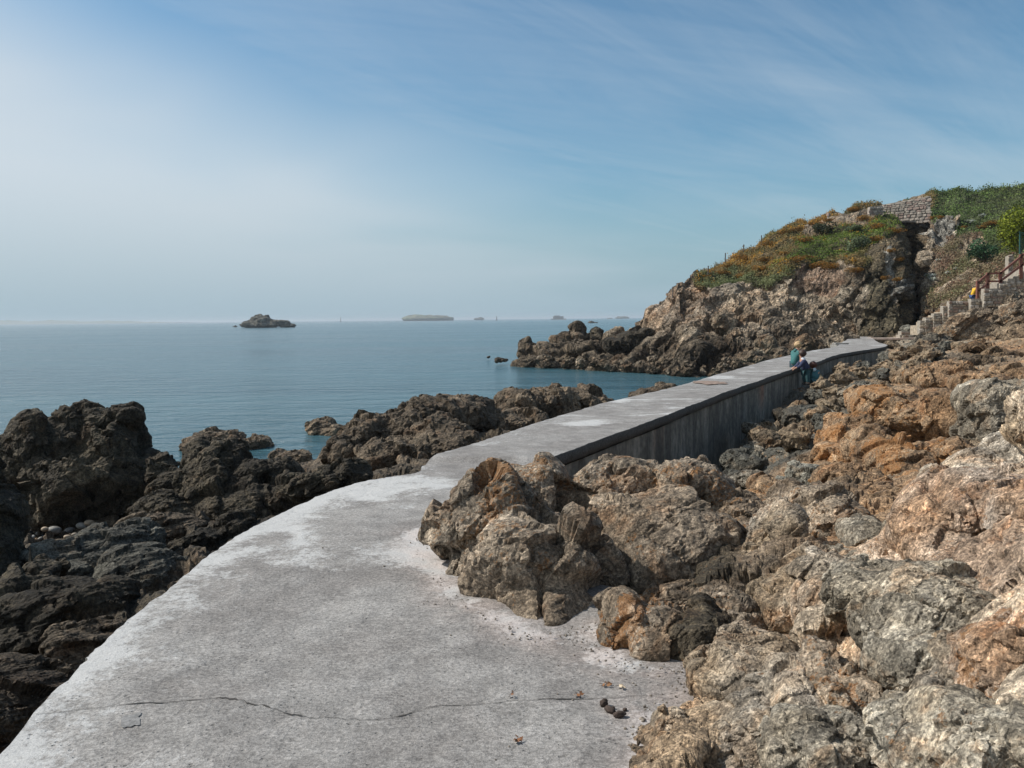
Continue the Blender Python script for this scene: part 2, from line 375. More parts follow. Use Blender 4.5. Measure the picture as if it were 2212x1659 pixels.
def rock(ells, sub, seed, pal, lich, mat, name='rock', label=None, cat='rock', group=None, rough=1.0, k=0.3, cuts=14, crag=0.26, smooth=1, flat=(.66, .95), grow=1.0,
         dip=(0.3, 0.4), stretch=(1, 1, 0.55), octv=3, world=False, sz=None, tone=1.0, clipz=None):
    """solid rock from overlapping lumps (picture x, y, half sizes, distance, half thickness)"""
    E = []
    for e in ells:
        if world: c = np.array(e[0], float); r = np.array(e[1], float)
        else:
            x, y, rx, ry, d, rd = e[:6]; c = P(x, y, d); r = np.array([rx/FD*d, rd, ry/FD*d])*grow
        rot = rotm('Y', math.radians(e[6] if not world and len(e) > 6 else 0))
        if world and len(e) > 2: rot = rotm('Z', e[2])
        E.append((c, r, rot))
    W = sum(np.prod(r) for c, r, _ in E); cen = sum(c*np.prod(r) for c, r, _ in E)/W
    wsz = np.mean([r.min() for _, r, _ in E]); rs = np.random.RandomState(seed+5)
    kk = k*wsz
    # each lump: an ellipsoid cut by joint planes, warped a little
    dirs, fi = ico(min(sub, 5) if len(E) > 1 else sub); VV = []; FF = []; n0 = 0
    for c, r, rot in E:
        nn = rs.normal(size=(cuts, 3)); nn[:, 2] *= 0.8; nn /= np.linalg.norm(nn, axis=1, keepdims=True)
        of = np.linalg.norm((nn @ rot)*r, axis=1)*rs.uniform(*flat, cuts)
        t = 1/np.linalg.norm((dirs @ rot)/r, axis=1); p_ = 34.0
        inv = t**-p_
        for a_ in range(cuts):
            cs = dirs @ nn[a_]; inv = inv+np.where(cs > 0, (np.maximum(cs, 1e-6)/of[a_])**p_, 0)
        t = inv**(-1/p_); v = c+dirs*t[:, None]
        w = v/(wsz*1.7)+seed*1.7; v = v+np.stack([vnoise(w+k_*13.1, seed+k_) for k_ in range(3)], 1)*wsz*0.10
        VV.append(v); FF.append(fi+n0); n0 += len(v)
    v = np.concatenate(VV); f = np.concatenate(FF)
    if len(E) > 1:
        ext = v.max(0)-v.min(0); dist = max(np.hypot(cen[0], cen[1]), .5)
        area = 2*(ext[0]*ext[1]+ext[0]*ext[2]+ext[1]*ext[2])*.8
        vox = max(dist*1.25/828, math.sqrt(area/{7: 40000, 6: 16000, 5: 7000, 4: 3000, 3: 1200}[sub]))
        me = new_mesh('tmp', v-cen, f, True); ob = bpy.data.objects.new('tmp', me); COL.objects.link(ob)
        md = ob.modifiers.new('r', 'REMESH'); md.mode = 'VOXEL'; md.voxel_size = vox
        sm = ob.modifiers.new('s', 'SMOOTH'); sm.factor = .5; sm.iterations = smooth
        bpy.context.view_layer.update(); m2 = ob.evaluated_get(bpy.context.evaluated_depsgraph_get()).to_mesh()
        nv = len(m2.vertices); v = np.zeros(nv*3, np.float32); m2.vertices.foreach_get('co', v); v = v.reshape(-1, 3).astype(float)+cen
        f = np.zeros(len(m2.loops), np.int32); m2.loops.foreach_get('vertex_index', f); f = f.reshape(-1, 4)
        bpy.data.objects.remove(ob); bpy.data.meshes.remove(me)
    A = np.diag(1/np.array(stretch)) @ rotm('X', dip[0]) @ rotm('Y', dip[1])
    z = sz or (np.prod(np.mean([r for _, r, _ in E], 0))**(1/3)*1.7)
    v, r1, r2 = displace_rock(v, f, z, seed, A, rough, octv, crag if mat is not M_DARK else max(crag, 1.0))
    base = np.array([cen[0], cen[1], v[:, 2].min()])
    me = new_mesh(name, v-base, f, mat is M_FARR)
    rg = tint(v, pal, r1, r2, z, seed, lich); rg[:, :3] *= tone
    set_col(me, rg)
    o = link(name, me, mat, loc=base, label=label, cat=cat, group=group)
    ROCKS.append(o)
    return o

# ------------------------------------------------------------------ sea
def catmull(pts, n):
    pts = np.asarray(pts, float); m = len(pts); t = np.linspace(0, m-1, n); i = np.clip(t.astype(int), 0, m-2); u = (t-i)[:, None]
    g = lambda k: pts[np.clip(k, 0, m-1)]
    a, b, c, d = g(i-1), g(i), g(i+1), g(i+2)
    return .5*((2*b)+(-a+c)*u+(2*a-5*b+4*c-d)*u*u+(-a+3*b-3*c+d)*u**3)
def grid_faces(r, c):
    i = np.arange(r-1)[:, None]*c+np.arange(c-1)[None]; i = i.ravel()
    return np.stack([i, i+1, i+c+1, i+c], 1)
def make_sea():
    az = np.radians(np.linspace(-110, 75, 90)); rr = np.exp(np.linspace(math.log(3), math.log(14000), 120))
    R, A = np.meshgrid(rr, az, indexing='ij')
    v = np.stack([R*np.sin(A), R*np.cos(A), np.zeros_like(R)], -1).reshape(-1, 3)
    f = grid_faces(120, 90)[:, ::-1]
    g = nodes('sea_water')
    w1 = g.noise(0.55, 5, 0.62, 0.5, sc=(0.55, 1.3, 1), rot=(0, 0, 0.25))
    w2 = g.noise(2.6, 4, 0.6, 0.3, sc=(0.6, 1.25, 1), rot=(0, 0, -0.2))
    w3 = g.noise(0.06, 3, 0.5, 0.4, sc=(0.5, 1.6, 1))
    b = g.bump(w1, 0.42); b = g.bump(w2, 0.085, prev=b)
    g.L(b, g.b.inputs['Normal'])
    patch = g.ramp(g.noise(0.03, 5, 0.62, 0.6, sc=(0.35, 1.6, 1)), 0.35, 0.65)
    g.L(g.mix(patch, (0.018, 0.066, 0.086), (0.056, 0.118, 0.138)), g.b.inputs['Base Color'])
    g.L(g.math('MULTIPLY_ADD', patch, 0.10, 0.12), g.b.inputs['Roughness'])
    g.b.inputs['IOR'].default_value = 1.33
    me = new_mesh('sea', v, f)
    link('sea', me, g.m, kind='structure', loc=(0, 0, SEA))
    # sea floor under the water and rock
    link('seabed', new_mesh('seabed', [[-60, -6, SEA-1.6], [70, -6, SEA-1.6], [70, 130, SEA-1.6], [-60, 130, SEA-1.6]], [[0, 1, 2, 3]]), plain('seabed_sand', (0.14, 0.12, 0.09)), kind='structure')
make_sea()

# ------------------------------------------------------------------ path and its wall
def W(x, y): return np.array([x, y, 0.0])
Lp = [PZ(0, 1625), PZ(230, 1390), PZ(470, 1190), PZ(600, 1110), PZ(760, 1047), PZ(850, 1030), PZ(903, 1021), PZ(930, 996), PZ(1050, 958),
      PZ(1180, 914), PZ(1310, 875), PZ(1438, 845.5), PZ(1511, 825), PZ(1614, 794), PZ(1665, 779), PZ(1695, 773), PZ(1750, 761), PZ(1804, 751), PZ(1818, 742), PZ(1832, 733), PZ(1834, 726)]
Rp = [W(1.5, 2.2), W(1.35, 3.3), W(1.0, 4.0), W(.62, 4.7), W(.45, 6.0), W(.45, 7.6), W(.44, 8.8), PZ(1190, 1000), PZ(1330, 945),
      PZ(1438, 904.3), PZ(1503, 877), PZ(1595.5, 841.8), PZ(1660, 819), PZ(1724, 797), PZ(1767, 784), PZ(1812, 768.3), PZ(1863, 759.3), PZ(1916, 749), PZ(1897, 741), PZ(1885, 732.7), PZ(1878, 727)]
d0 = Lp[0]-Lp[1]
Lp.insert(0, Lp[0]+d0*((Lp[0][1]+3)/-d0[1])); Rp.insert(0, W(1.6, -3))
NL = 520
Lc = catmull(Lp, NL); Rc = catmull(Rp, NL)
rng = np.random.RandomState(3)
cum = np.concatenate([[0], np.cumsum(np.linalg.norm(np.diff((Lc+Rc)/2, axis=0), axis=1))])
def mat_concrete_top():
    g = nodes('weathered_concrete')
    at = g.N('ShaderNodeAttribute'); at.attribute_name = 'Tint'
    sepc = g.N('ShaderNodeSeparateColor'); g.L(at.outputs['Color'], sepc.inputs[0])
    white, far, warm = sepc.outputs
    fine = g.noise(170, 3, 0.75); grit = g.noise(60, 4, 0.7, 0.5); mid = g.noise(5, 5, 0.6, 0.3); big = g.noise(0.9, 4, 0.6, 0.5)
    sweep = g.noise(45, 3, 0.6, 1.5, sc=(0.35, 1.2, 1), rot=(0, 0, 0.5))
    base = g.mix(g.ramp(g.math('ADD', g.math('MULTIPLY', big, .6), g.math('MULTIPLY', g.noise(2.6, 5, .7, .8), .4)), 0.38, 0.62), (0.205, 0.190, 0.178), (0.280, 0.266, 0.252))
    f = g.math('MULTIPLY', g.ramp(fine, 0.3, 0.7, 0.74, 1.26), g.ramp(mid, 0.3, 0.7, 0.85, 1.15))
    f = g.math('MULTIPLY', f, g.ramp(grit, 0.3, 0.7, 0.66, 1.32))
    f = g.math('MULTIPLY', f, g.ramp(sweep, 0.3, 0.7, 0.85, 1.15))
    c = g.mix(1.0, base, f, 'MULTIPLY')
    # salt and worn laitance, patchy
    wn = g.math('ADD', g.math('MULTIPLY', g.noise(2.2, 5, 0.65, 0.5), 0.55), g.math('MULTIPLY', g.noise(26, 5, 0.75), 0.45))
    th = g.math('SUBTRACT', 0.66, g.math('MULTIPLY', white, 0.27))
    wm = g.ramp(g.math('SUBTRACT', wn, th), 0.0, 0.13)
    c = g.mix(g.math('MULTIPLY', wm, 0.78), c, g.mix(1.0, (0.52, 0.515, 0.505), g.ramp(fine, 0.3, 0.7, 0.8, 1.15), 'MULTIPLY'))
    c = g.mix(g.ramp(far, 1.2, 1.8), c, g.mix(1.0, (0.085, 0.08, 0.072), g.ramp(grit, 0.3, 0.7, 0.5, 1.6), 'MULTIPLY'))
    # broken surface pits
    pit = g.ramp(g.voro(24, 'F1', sc=(1, 1.6, 1)), 0.10, 0.24, 1, 0)
    pit = g.math('MULTIPLY', pit, g.ramp(g.noise(13, 3, 0.6), 0.48, 0.60))
    c = g.mix(g.math('MULTIPLY', pit, 0.55), c, (0.14, 0.13, 0.12))
    # pinkish render by the boulders
    c = g.mix(g.math('MULTIPLY', warm, g.ramp(mid, 0.3, 0.6, 0.1, 0.6)), c, g.mix(1.0, c, (1.15, 0.93, 0.85), 'MULTIPLY'))
    g.L(c, g.b.inputs['Base Color']); g.b.inputs['Roughness'].default_value = 0.88; g.b.inputs['Specular IOR Level'].default_value = 0.3
    h = g.math('ADD', g.math('MULTIPLY', grit, 0.6), g.math('ADD', g.math('MULTIPLY', sweep, 0.45), g.math('MULTIPLY', pit, -0.9)))
    b = g.bump(h, 0.007); b = g.bump(fine, 0.002, prev=b); b = g.bump(mid, 0.02, prev=b)
    g.L(b, g.b.inputs['Normal'])
    return g.m
M_CONC = mat_concrete_top()
# boulder contact line on the slab, for the pale render smeared against the rocks
CONTACT = np.array([PZ(*p)[:2] for p in [(905, 1150), (925, 1210), (985, 1290), (1060, 1325), (1120, 1360), (1180, 1375), (1280, 1350), (1300, 1410), (1430, 1440), (1520, 1450), (1480, 1490), (1400, 1545), (1400, 1600), (1410, 1659)]])
def dseg(p, line):
    best = np.full(len(p), 1e9)
    for a, b in zip(line[:-1], line[1:]):
        ab = b-a; t = np.clip(((p-a) @ ab)/(ab @ ab+1e-12), 0, 1); best = np.minimum(best, np.linalg.norm(p-a-t[:, None]*ab, axis=1))
    return best
def make_path():
    NA = 60; s = np.linspace(0, 1, NA)
    wl = fbm(np.stack([cum*1.6, cum*0, cum*0], 1), 4, 5)*0.015+fbm(np.stack([cum*9, cum*0, cum*0], 1), 4, 6, .7)*0.013
    wr = fbm(np.stack([cum*1.1, cum*0+9, cum*0], 1), 4, 5)*0.022+fbm(np.stack([cum*7, cum*0+5, cum*0], 1), 3, 6)*0.014
    dirn = (Rc-Lc); wid = np.linalg.norm(dirn, axis=1); dirn /= wid[:, None]
    L = Lc+dirn*wl[:, None]; R = Rc+dirn*wr[:, None]
    # keep rows dense across near the edge
    top = L[:, None]*(1-s[None, :, None])+R[:, None]*s[None, :, None]
    v = top.reshape(-1, 3)
    und = fbm(v*0.55+4, 3, 8)*0.025+fbm(v*2.6, 3, 9)*0.006
    near = np.clip((9-v[:, 1])/2, 0, 1)
    edge = np.tile(s, NL)
    dl = edge*np.repeat(wid, NA)
    v[:, 2] = und*(0.35+0.65*near)
    # the narrow wall begins with a slightly raised lip
    step = np.clip((cum[:, None]-cum[np.argmin(abs(Lc[:, 1]-9.25))])/0.12, 0, 1)
    v[:, 2] += (step*0.05).repeat(NA, 1).ravel()
    white = np.clip(1.0*np.exp(-dl/0.55)*(0.55+0.45*near)+0.08, 0, 1)
    dc = dseg(v[:, :2], CONTACT)
    white = np.clip(white+0.6*np.exp(-(dc/0.13)**2)+0.18*np.exp(-(dc/0.5)**2), 0, 1.1)
    # laitance bands across the far slab
    bands = np.zeros(len(v)); cs = np.repeat(cum, NA); rr = random.Random(4)
    c0 = cum[np.argmin(abs(Lc[:, 1]-12))]
    k = c0
    while k < cum[-1]:
        bands = np.maximum(bands, np.exp(-((cs-k+0.25*fbm(v*1.3, 2, 3))/0.09)**2)*rr.uniform(.35, .95)); k += rr.uniform(0.9, 2.6)
    white = np.clip(white*np.where(v[:, 1] > 9, 0.75, 1)+bands*0.9, 0, 1.1)
    white += 0.75*np.clip(fbm(v*0.9+3, 4, 77)-.1, 0, 1)
    warm = 0.7*np.exp(-(dc/0.2)**2)
    cols = np.stack([white, np.clip((v[:, 1]-9)/5, 0, 1), warm, np.ones(len(v))], 1)
    f = grid_faces(NL, NA)
    # sides: right lip, left face
    vs = [v]; fs = [f]; cc = [cols]; n = len(v)
    def skirt(edgeidx, offs, flip):
        nonlocal n
        base = v[edgeidx]; rows = [base]
        for out, dz in offs:
            rows.append(base+dirn*out+np.array([0, 0, dz])+np.stack([np.zeros(NL), np.zeros(NL), fbm(base*6+dz, 2, 12)*0.008], 1))
        vv = np.stack(rows, 1).reshape(-1, 3); k_ = len(rows); ff = grid_faces(NL, k_)+n
        if flip: ff = ff[:, ::-1]
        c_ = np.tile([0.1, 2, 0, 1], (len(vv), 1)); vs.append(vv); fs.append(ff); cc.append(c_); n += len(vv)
    ri = np.arange(NL)*NA+NA-1; li = np.arange(NL)*NA
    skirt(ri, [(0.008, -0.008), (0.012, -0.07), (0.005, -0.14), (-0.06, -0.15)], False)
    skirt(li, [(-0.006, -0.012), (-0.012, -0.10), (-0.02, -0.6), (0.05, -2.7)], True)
    me = new_mesh('path', np.concatenate(vs), np.concatenate(fs)); set_col(me, np.concatenate(cc))
    path = link('path', me, M_CONC, kind='structure')
    # crack and filled patch
    g = nodes('crack_shadow_dirt'); g.b.inputs['Base Color'].default_value = (0.055, 0.05, 0.045, 1); g.b.inputs['Roughness'].default_value = 1
    vt = v.reshape(NL, NA, 3)
    tv = vt[:180].reshape(-1, 3)
    def zat(p):
        d = ((tv[:, :2]-p[:2])**2).sum(1); j = np.argpartition(d, 4)[:4]; w = 1/(d[j]+1e-4); return (tv[j, 2]*w).sum()/w.sum()
    def crack(pts, wmax, seed):
        pts = catmull([PZ(*p) for p in pts], 260); rs = np.random.RandomState(seed)
        s_ = np.linspace(0, 30, 260); q = np.stack([s_, s_*0, s_*0], 1)
        pts[:, 1] += fbm(q*1.5, 4, seed, 0.6)*0.009
        w = wmax*np.clip(0.55+1.1*fbm(q*0.9, 4, seed+4, 0.7), 0.38, 1.5)
        m_ = []
        for i, p in enumerate(pts):
            z = zat(p)+0.003; m_.append([p[0], p[1]-w[i]/2, z]); m_.append([p[0], p[1]+w[i]/2, z])
        link('crack', new_mesh('crack', m_, grid_faces(260, 2)[:, ::-1], False), g.m, parent=path)
    crack([(78, 1551), (195, 1538), (325, 1525), (455, 1516), (507, 1516), (540, 1525), (585, 1529), (637, 1545), (715, 1548), (760, 1553), (832, 1548), (897, 1533), (936, 1523), (1014, 1519), (1105, 1512), (1170, 1505), (1300, 1500), (1397, 1496)], 0.0068, 21)
    crack([(975, 1340), (964, 1375), (960, 1400), (968, 1440)], 0.006, 24)
    pm = plain('cement_patch', (0.20, 0.195, 0.19), 0.9, 0.3, 60, bump=0.004)
    q = [PZ(263, 1555), PZ(305, 1546), PZ(303, 1571), PZ(262, 1579)]
    m_ = [];  N_ = 7
    for i in range(N_):
        for j in range(N_):
            a, b = i/(N_-1), j/(N_-1); p = (q[0]*(1-a)+q[1]*a)*(1-b)+(q[3]*(1-a)+q[2]*a)*b
            p = p+np.array([rng.normal()*0.003, rng.normal()*0.003, 0]); m_.append([p[0], p[1], zat(p)+0.004])
    link('cement_patch', new_mesh('cement_patch', m_, grid_faces(N_, N_), False), pm, parent=path)
    # rusty oval stain plate on the far slab
    rg_ = plain('rusty_mortar', (0.23, 0.165, 0.13), 0.9, 0.35, 14, bump=0.01)
    c = PZ(1532, 832); m_ = [[c[0], c[1], 0.075]]
    for k_ in range(28):
        t = k_/28*2*math.pi; rr_ = 1+0.18*rng.normal()
        m_.append([c[0]+0.36*rr_*math.cos(t), c[1]+0.55*rr_*math.sin(t), 0.058+0.012*rng.rand()])
    bm = bpy.data.meshes.new('rusty_patch'); bm.from_pydata(m_, [], [[0, 1+k_, 1+(k_+1) % 28] for k_ in range(28)])
    link('rusty_patch', bm, rg_, parent=path)
    return v, zat
PATHV, path_z = make_path()
def make_wall():
    g = nodes('stained_wall_concrete')
    uv = g.N('ShaderNodeUVMap'); uv.uv_map = 'UVMap'
    V = uv.outputs[0]
    st = g.noise(2.2, 6, 0.7, 0.2, vec=V, sc=(0.8, 0.22, 1)); st2 = g.noise(1.1, 5, 0.65, 0.3, vec=V, sc=(2.2, 0.35, 1)); n = g.noise(8, 6, 0.65, 0.3); bd = g.noise(0.35, 3, 0.5, vec=V, sc=(1, 0.4, 1))
    c = g.mix(g.ramp(st, 0.42, 0.62), (0.115, 0.104, 0.084), (0.27, 0.25, 0.205))
    c = g.mix(g.math('MULTIPLY', g.ramp(st2, 0.50, 0.70), 0.40), c, (0.28, 0.28, 0.25))
    rust = g.math('MULTIPLY', g.ramp(bd, 0.56, 0.66), g.ramp(st, 0.4, 0.6))
    c = g.mix(g.math('MULTIPLY', rust, 0.7), c, (0.24, 0.10, 0.05))
    sp = g.N('ShaderNodeSeparateXYZ'); g.L(V, sp.inputs[0])
    sh = g.math('FRACT', g.math('MULTIPLY', sp.outputs[0], 0.42))
    joint = g.ramp(g.math('ABSOLUTE', g.math('SUBTRACT', sh, 0.5)), 0.0, 0.012, 1, 0)
    c = g.mix(g.math('MULTIPLY', joint, 0.25), c, (0.05, 0.05, 0.045))
    c = g.mix(1.0, c, g.ramp(n, 0.3, 0.7, 0.7, 1.3), 'MULTIPLY')
    g.L(c, g.b.inputs['Base Color']); g.b.inputs['Roughness'].default_value = 0.9
    b = g.bump(n, 0.02); b = g.bump(joint, -0.02, prev=b); g.L(b, g.b.inputs['Normal'])
    i0 = np.argmin(abs(Rc[:, 1]-7.0)); R = Rc[i0:]; L = Lc[i0:]; dirn = (R-L); dirn /= np.linalg.norm(dirn, axis=1, keepdims=True)
    m = len(R); zz = np.array([-0.12, -0.4, -0.8, -1.2, -1.7, -2.6]); k = len(zz)
    v = (R-dirn*0.045)[:, None]+np.stack([np.zeros(k), np.zeros(k), zz], 1)[None]
    v = v.reshape(-1, 3); v[:, :2] += (fbm(v*1.7, 3, 15)*0.012)[:, None]*np.repeat(dirn, k, 0)[:, :2]
    f = grid_faces(m, k)
    me = new_mesh('concrete_wall', v-R[0], f)
    u = me.uv_layers.new(name='UVMap'); cu = np.repeat(cum[i0:], k); zu = np.tile(zz, m)
    li = np.zeros(len(me.loops), np.int32); me.loops.foreach_get('vertex_index', li)
    u.data.foreach_set('uv', np.stack([cu[li], zu[li]], 1).astype(np.float32).ravel())
    link('concrete_wall', me, g.m, label='long stained concrete retaining wall holding up the path, dark streaked face', cat='wall', loc=R[0])
make_wall()

# ------------------------------------------------------------------ ground as one rocky relief
def tps(ctrl, val, q, reg=1e-3):
    ctrl = np.asarray(ctrl, float); val = np.asarray(val, float)
    def U(r2): return 0.5*r2*np.log(r2+1e-12)
    n = len(ctrl); K = U(((ctrl[:, None]-ctrl[None])**2).sum(-1))+np.eye(n)*reg
    Pm = np.concatenate([np.ones((n, 1)), ctrl], 1)
    A = np.block([[K, Pm], [Pm.T, np.zeros((3, 3))]])
    s = np.linalg.solve(A, np.concatenate([val, np.zeros((3,)+val.shape[1:])]))
    out = np.zeros((len(q),)+val.shape[1:])
    for a in range(0, len(q), 50000):
        b = q[a:a+50000]; out[a:a+50000] = U(((b[:, None]-ctrl[None])**2).sum(-1)) @ s[:n]+np.concatenate([np.ones((len(b), 1)), b], 1) @ s[n:]
    return out
def ucoord(X, Y): r = np.hypot(X, Y); return np.stack([np.arctan2(X, Y)*2.2, np.log(np.maximum(r, .3))], -1)
def terrain(name, ctrl, az0, az1, r0, r1, na, nr, mat, seed, sizes, A, cullbox=None, lich=0.3):
    """ctrl: world x, y, z, palette"""
    az = np.radians(np.linspace(az0, az1, na))
    if az1 > 30: az = np.concatenate([az, np.radians(np.linspace(az1+.6, 78, 50))]); na += 50
    rr = np.exp(np.linspace(math.log(r0), math.log(r1), nr))
    Rr, Az = np.meshgrid(rr, az, indexing='ij'); X = (Rr*np.sin(Az)).ravel(); Y = (Rr*np.cos(Az)).ravel()
    C = np.array([c[:3] for c in ctrl]); cu = ucoord(C[:, 0], C[:, 1]); q = ucoord(X, Y)
    Z = tps(cu, C[:, 2], q)
    Z = np.clip(Z, -4.2, 12)
    v = np.stack([X, Y, Z], 1); f = grid_faces(nr, na)
    keep = np.ones(len(f), bool)
    if cullbox is not None: keep = cullbox(v)[f].any(1)
    # drop unused vertices
    f = f[keep]; used = np.unique(f); mp = -np.ones(len(v), int); mp[used] = np.arange(len(used)); v = v[used]; f = mp[f]; q = q[used]
    # colours by nearest controls
    qq = q+np.stack([fbm(v*0.7, 3, seed+60), fbm(v*0.7+9, 3, seed+61)], 1)*0.10
    D = ((qq[:, None]-cu[None])**2).sum(-1)+1e-4; Wt = (1/D**2.2); Wt /= Wt.sum(1, keepdims=True)
    r1_ = r2_ = None
    n0 = normals(v, f)
    for k, (sz, am) in enumerate(sizes):
        d, r_, e = block_noise(v, sz, seed+k*3, A, crack=0.12, cdepth=0.45, tilt=1.5, step=0.65)
        if k == 0: r1_ = r_
        if k == 1: r2_ = r_
        n = normals(v, f) if k < 3 else n0
        v = v+n*(d*am)[:, None]; n0 = n
    v = v+n0*(fbm(v*6, 3, seed+33)*0.02+(ridged((v @ A.T)*1.6, 4, seed+34)-.1)*.035)[:, None]
    rgba = np.zeros((len(v), 4))
    for k, c in enumerate(ctrl):
        if len(c) < 4: continue
    pals = {}
    for k, c in enumerate(ctrl):
        pals.setdefault(id(c[3]), (c[3], []))[1].append(k)
    for pal, idx in pals.values():
        w = Wt[:, idx].sum(1)
        rgba += tint(v, pal, r1_, r2_, 1.5, seed, lich)*w[:, None]
    me = new_mesh(name, v, f, False); set_col(me, rgba)
    return link(name, me, mat, kind='structure'), v, f
def cd(x, y, d, pal): p = P(x, y, d); return (p[0], p[1], p[2], pal)
def cz(x, y, z, pal): p = PZ(x, y, z); return (p[0], p[1], z, pal)
AR = np.diag([1, 1.3, 1.9]) @ rotm('X', 0.5) @ rotm('Y', 0.45)
rc = []
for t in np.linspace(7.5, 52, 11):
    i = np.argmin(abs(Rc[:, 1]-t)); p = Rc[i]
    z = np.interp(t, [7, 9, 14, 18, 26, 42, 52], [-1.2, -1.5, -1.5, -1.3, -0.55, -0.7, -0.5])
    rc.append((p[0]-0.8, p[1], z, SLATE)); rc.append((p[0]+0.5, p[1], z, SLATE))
for p in [(905, 1180), (1060, 1340), (1180, 1400), (1290, 1400), (1420, 1460), (1360, 1600), (1360, 1700)]:
    q = PZ(*p); rc.append((q[0]-0.15, q[1]-0.1, -0.22, OLIVE))
rc += [(0.2, 2.0, -0.3, OLIVE), (0.2, 0.8, -0.3, OLIVE), (-0.6, 4.5, -0.4, OLIVE), (0.9, 1.2, -0.15, PALE), (-0.3, 6.5, -0.5, OLIVE), (0.45, 7.2, -0.9, OLIVE)]
rc += [cz(1530, 1470, 0.03, PALE), cz(1455, 1590, 0.03, PALE), cz(1430, 1700, 0.05, PALE), (0.92, 3.95, .05, BLACK), (1.15, 4.0, .16, OLIVE), (1.35, 3.6, .22, PALE), (1.5, 4.4, .22, OLIVE), (1.1, 4.7, .08, BLACK), (0.75, 4.5, -.02, BLACK),
       (0.95, 5.4, .0, BLACK), (1.4, 5.1, 0.15, BLACK), (1.3, 6.4, -0.15, OLIVE), (1.7, 7.0, -0.4, OLIVE),
       cd(1600, 1500, 3.35, PALE), cd(1800, 1500, 3.2, PALE), cd(2000, 1500, 2.75, PALE), cd(2200, 1600, 2.2, PALE), cd(2100, 1250, 3.3, PINK), cd(1900, 1250, 3.9, PALE),
       cd(1700, 1350, 4.2, OLIVE), cd(2212, 1100, 3.8, PINK), cd(2050, 1080, 4.7, PINK), cd(1850, 1150, 5.6, OCHRE), cd(1650, 1080, 7.5, BROWN), cd(1750, 1020, 9, OCHRE),
       cd(1900, 950, 12, OCHRE), cd(2100, 960, 9.5, BROWN), cd(2230, 960, 7.5, GREY), cd(1950, 1020, 9.0, OCHRE),
       cd(1700, 960, 14, SLATE), cd(1760, 900, 19, SLATE), cd(1840, 840, 26, SLATE), cd(1880, 800, 33, SLATE), cd(1980, 830, 22, BROWN), cd(2150, 850, 16, BROWN), cd(2230, 820, 19, BROWN),
       cd(2000, 765, 33, BROWN), cd(2150, 750, 34, OCHRE), cd(2250, 720, 38, BROWN), cd(2060, 722, 47, TAN), cd(2212, 700, 45, BROWN), cd(1990, 740, 47, GREY),
       cd(1940, 752, 50, GREY), cd(2350, 660, 40, TAN), cd(2500, 800, 22, BROWN), cd(2500, 950, 9, GREY), cd(2500, 1150, 4, PINK), (2.6, 1.0, 0.9, PINK), (4.0, 1.0, 1.6, PINK), (1.4, 0.8, 0.15, PALE), (1.3, 2.2, 0.05, PALE)]
def cull_r(v): return (v[:, 0] > np.interp(v[:, 1], Rc[:, 1], Rc[:, 0])-np.where(v[:, 1] < 7, 6, .5)) & ((v[:, 0] > 0) | (v[:, 1] > 3)) & (v[:, 0] > -1)
T_R = terrain('rocky_ground', rc, -9, 40, 1.0, 64, 500, 560, M_PALE, 5, [(1.1, 0.15), (0.42, 0.060), (0.17, 0.022), (0.065, 0.008)], AR, cull_r, 0.45)

lc = []
for t in [-1, 1, 2.2, 3, 4, 5, 6, 7, 8, 9, 11, 14, 18, 24]:
    i = np.argmin(abs(Lc[:, 1]-t)); p = Lc[i]
    z = np.interp(t, [1, 3, 4.5, 6, 9, 14, 24], [-0.9, -0.85, -1.0, -1.0, -0.75, -0.9, -2.2])
    lc.append((p[0]-0.35, p[1], z, OLIVE if t < 5 else BLACK)); lc.append((p[0]+0.8, p[1], z-0.2, BLACK))
lc += [cz(60, 1480, -1.0, SHORE), cz(150, 1390, -1.25, BLACK), cz(0, 1370, -1.6, BLACK), cz(300, 1260, -1.25, SHORE), cz(100, 1250, -1.85, BLACK), cz(230, 1180, -1.75, SHORE), cz(350, 1150, -1.5, BLACK),
       cz(130, 1140, -2.5, SHORE), cz(60, 1120, -2.5, BLACK), cz(280, 1090, -2.3, BLACK), cz(0, 1120, -2.5, BLACK), cz(450, 1150, -1.4, BLACK), cz(560, 1090, -1.5, BLACK), cz(640, 1060, -1.7, BLACK),
       cz(720, 1030, -1.9, SHORE), cz(800, 1010, -1.3, SHORE), cz(640, 1000, -2.7, SHORE), cz(-200, 1200, -1.9, BLACK), cz(-200, 1500, -1.2, BLACK), (-6, 1, -1.2, BLACK), (-9, 5, -2.0, BLACK),
       cz(0, 990, -3.4, SHORE), cz(300, 990, -3.4, SHORE), cz(480, 990, -3.2, SHORE), cz(600, 960, -3.4, SHORE), cz(690, 975, -3.0, SHORE), cz(-200, 1000, -3.4, SHORE),
       cz(900, 940, -1.6, SHORE), cz(1050, 900, -1.5, SHORE), cz(1250, 870, -1.9, SHORE), (-2, 33, -3.6, SHORE), (3, 33, -3.4, SHORE), (8, 36, -3.4, SHORE), (-8, 30, -3.8, SHORE)]
AL = np.diag([1.5, 1.0, 0.75]) @ rotm('X', -0.3) @ rotm('Y', 0.5)
def cull_l(v): return (v[:, 0] < np.interp(v[:, 1], Lc[:, 1], Lc[:, 0])+0.9) & (v[:, 2] > SEA-0.7)
T_L = terrain('shore_rock_bed', lc, -52, 12, 2.0, 36, 430, 340, M_DARK, 15, [(1.5, 0.26), (0.55, 0.12), (0.22, 0.045), (0.09, 0.016)], AL, cull_l, 0.15)

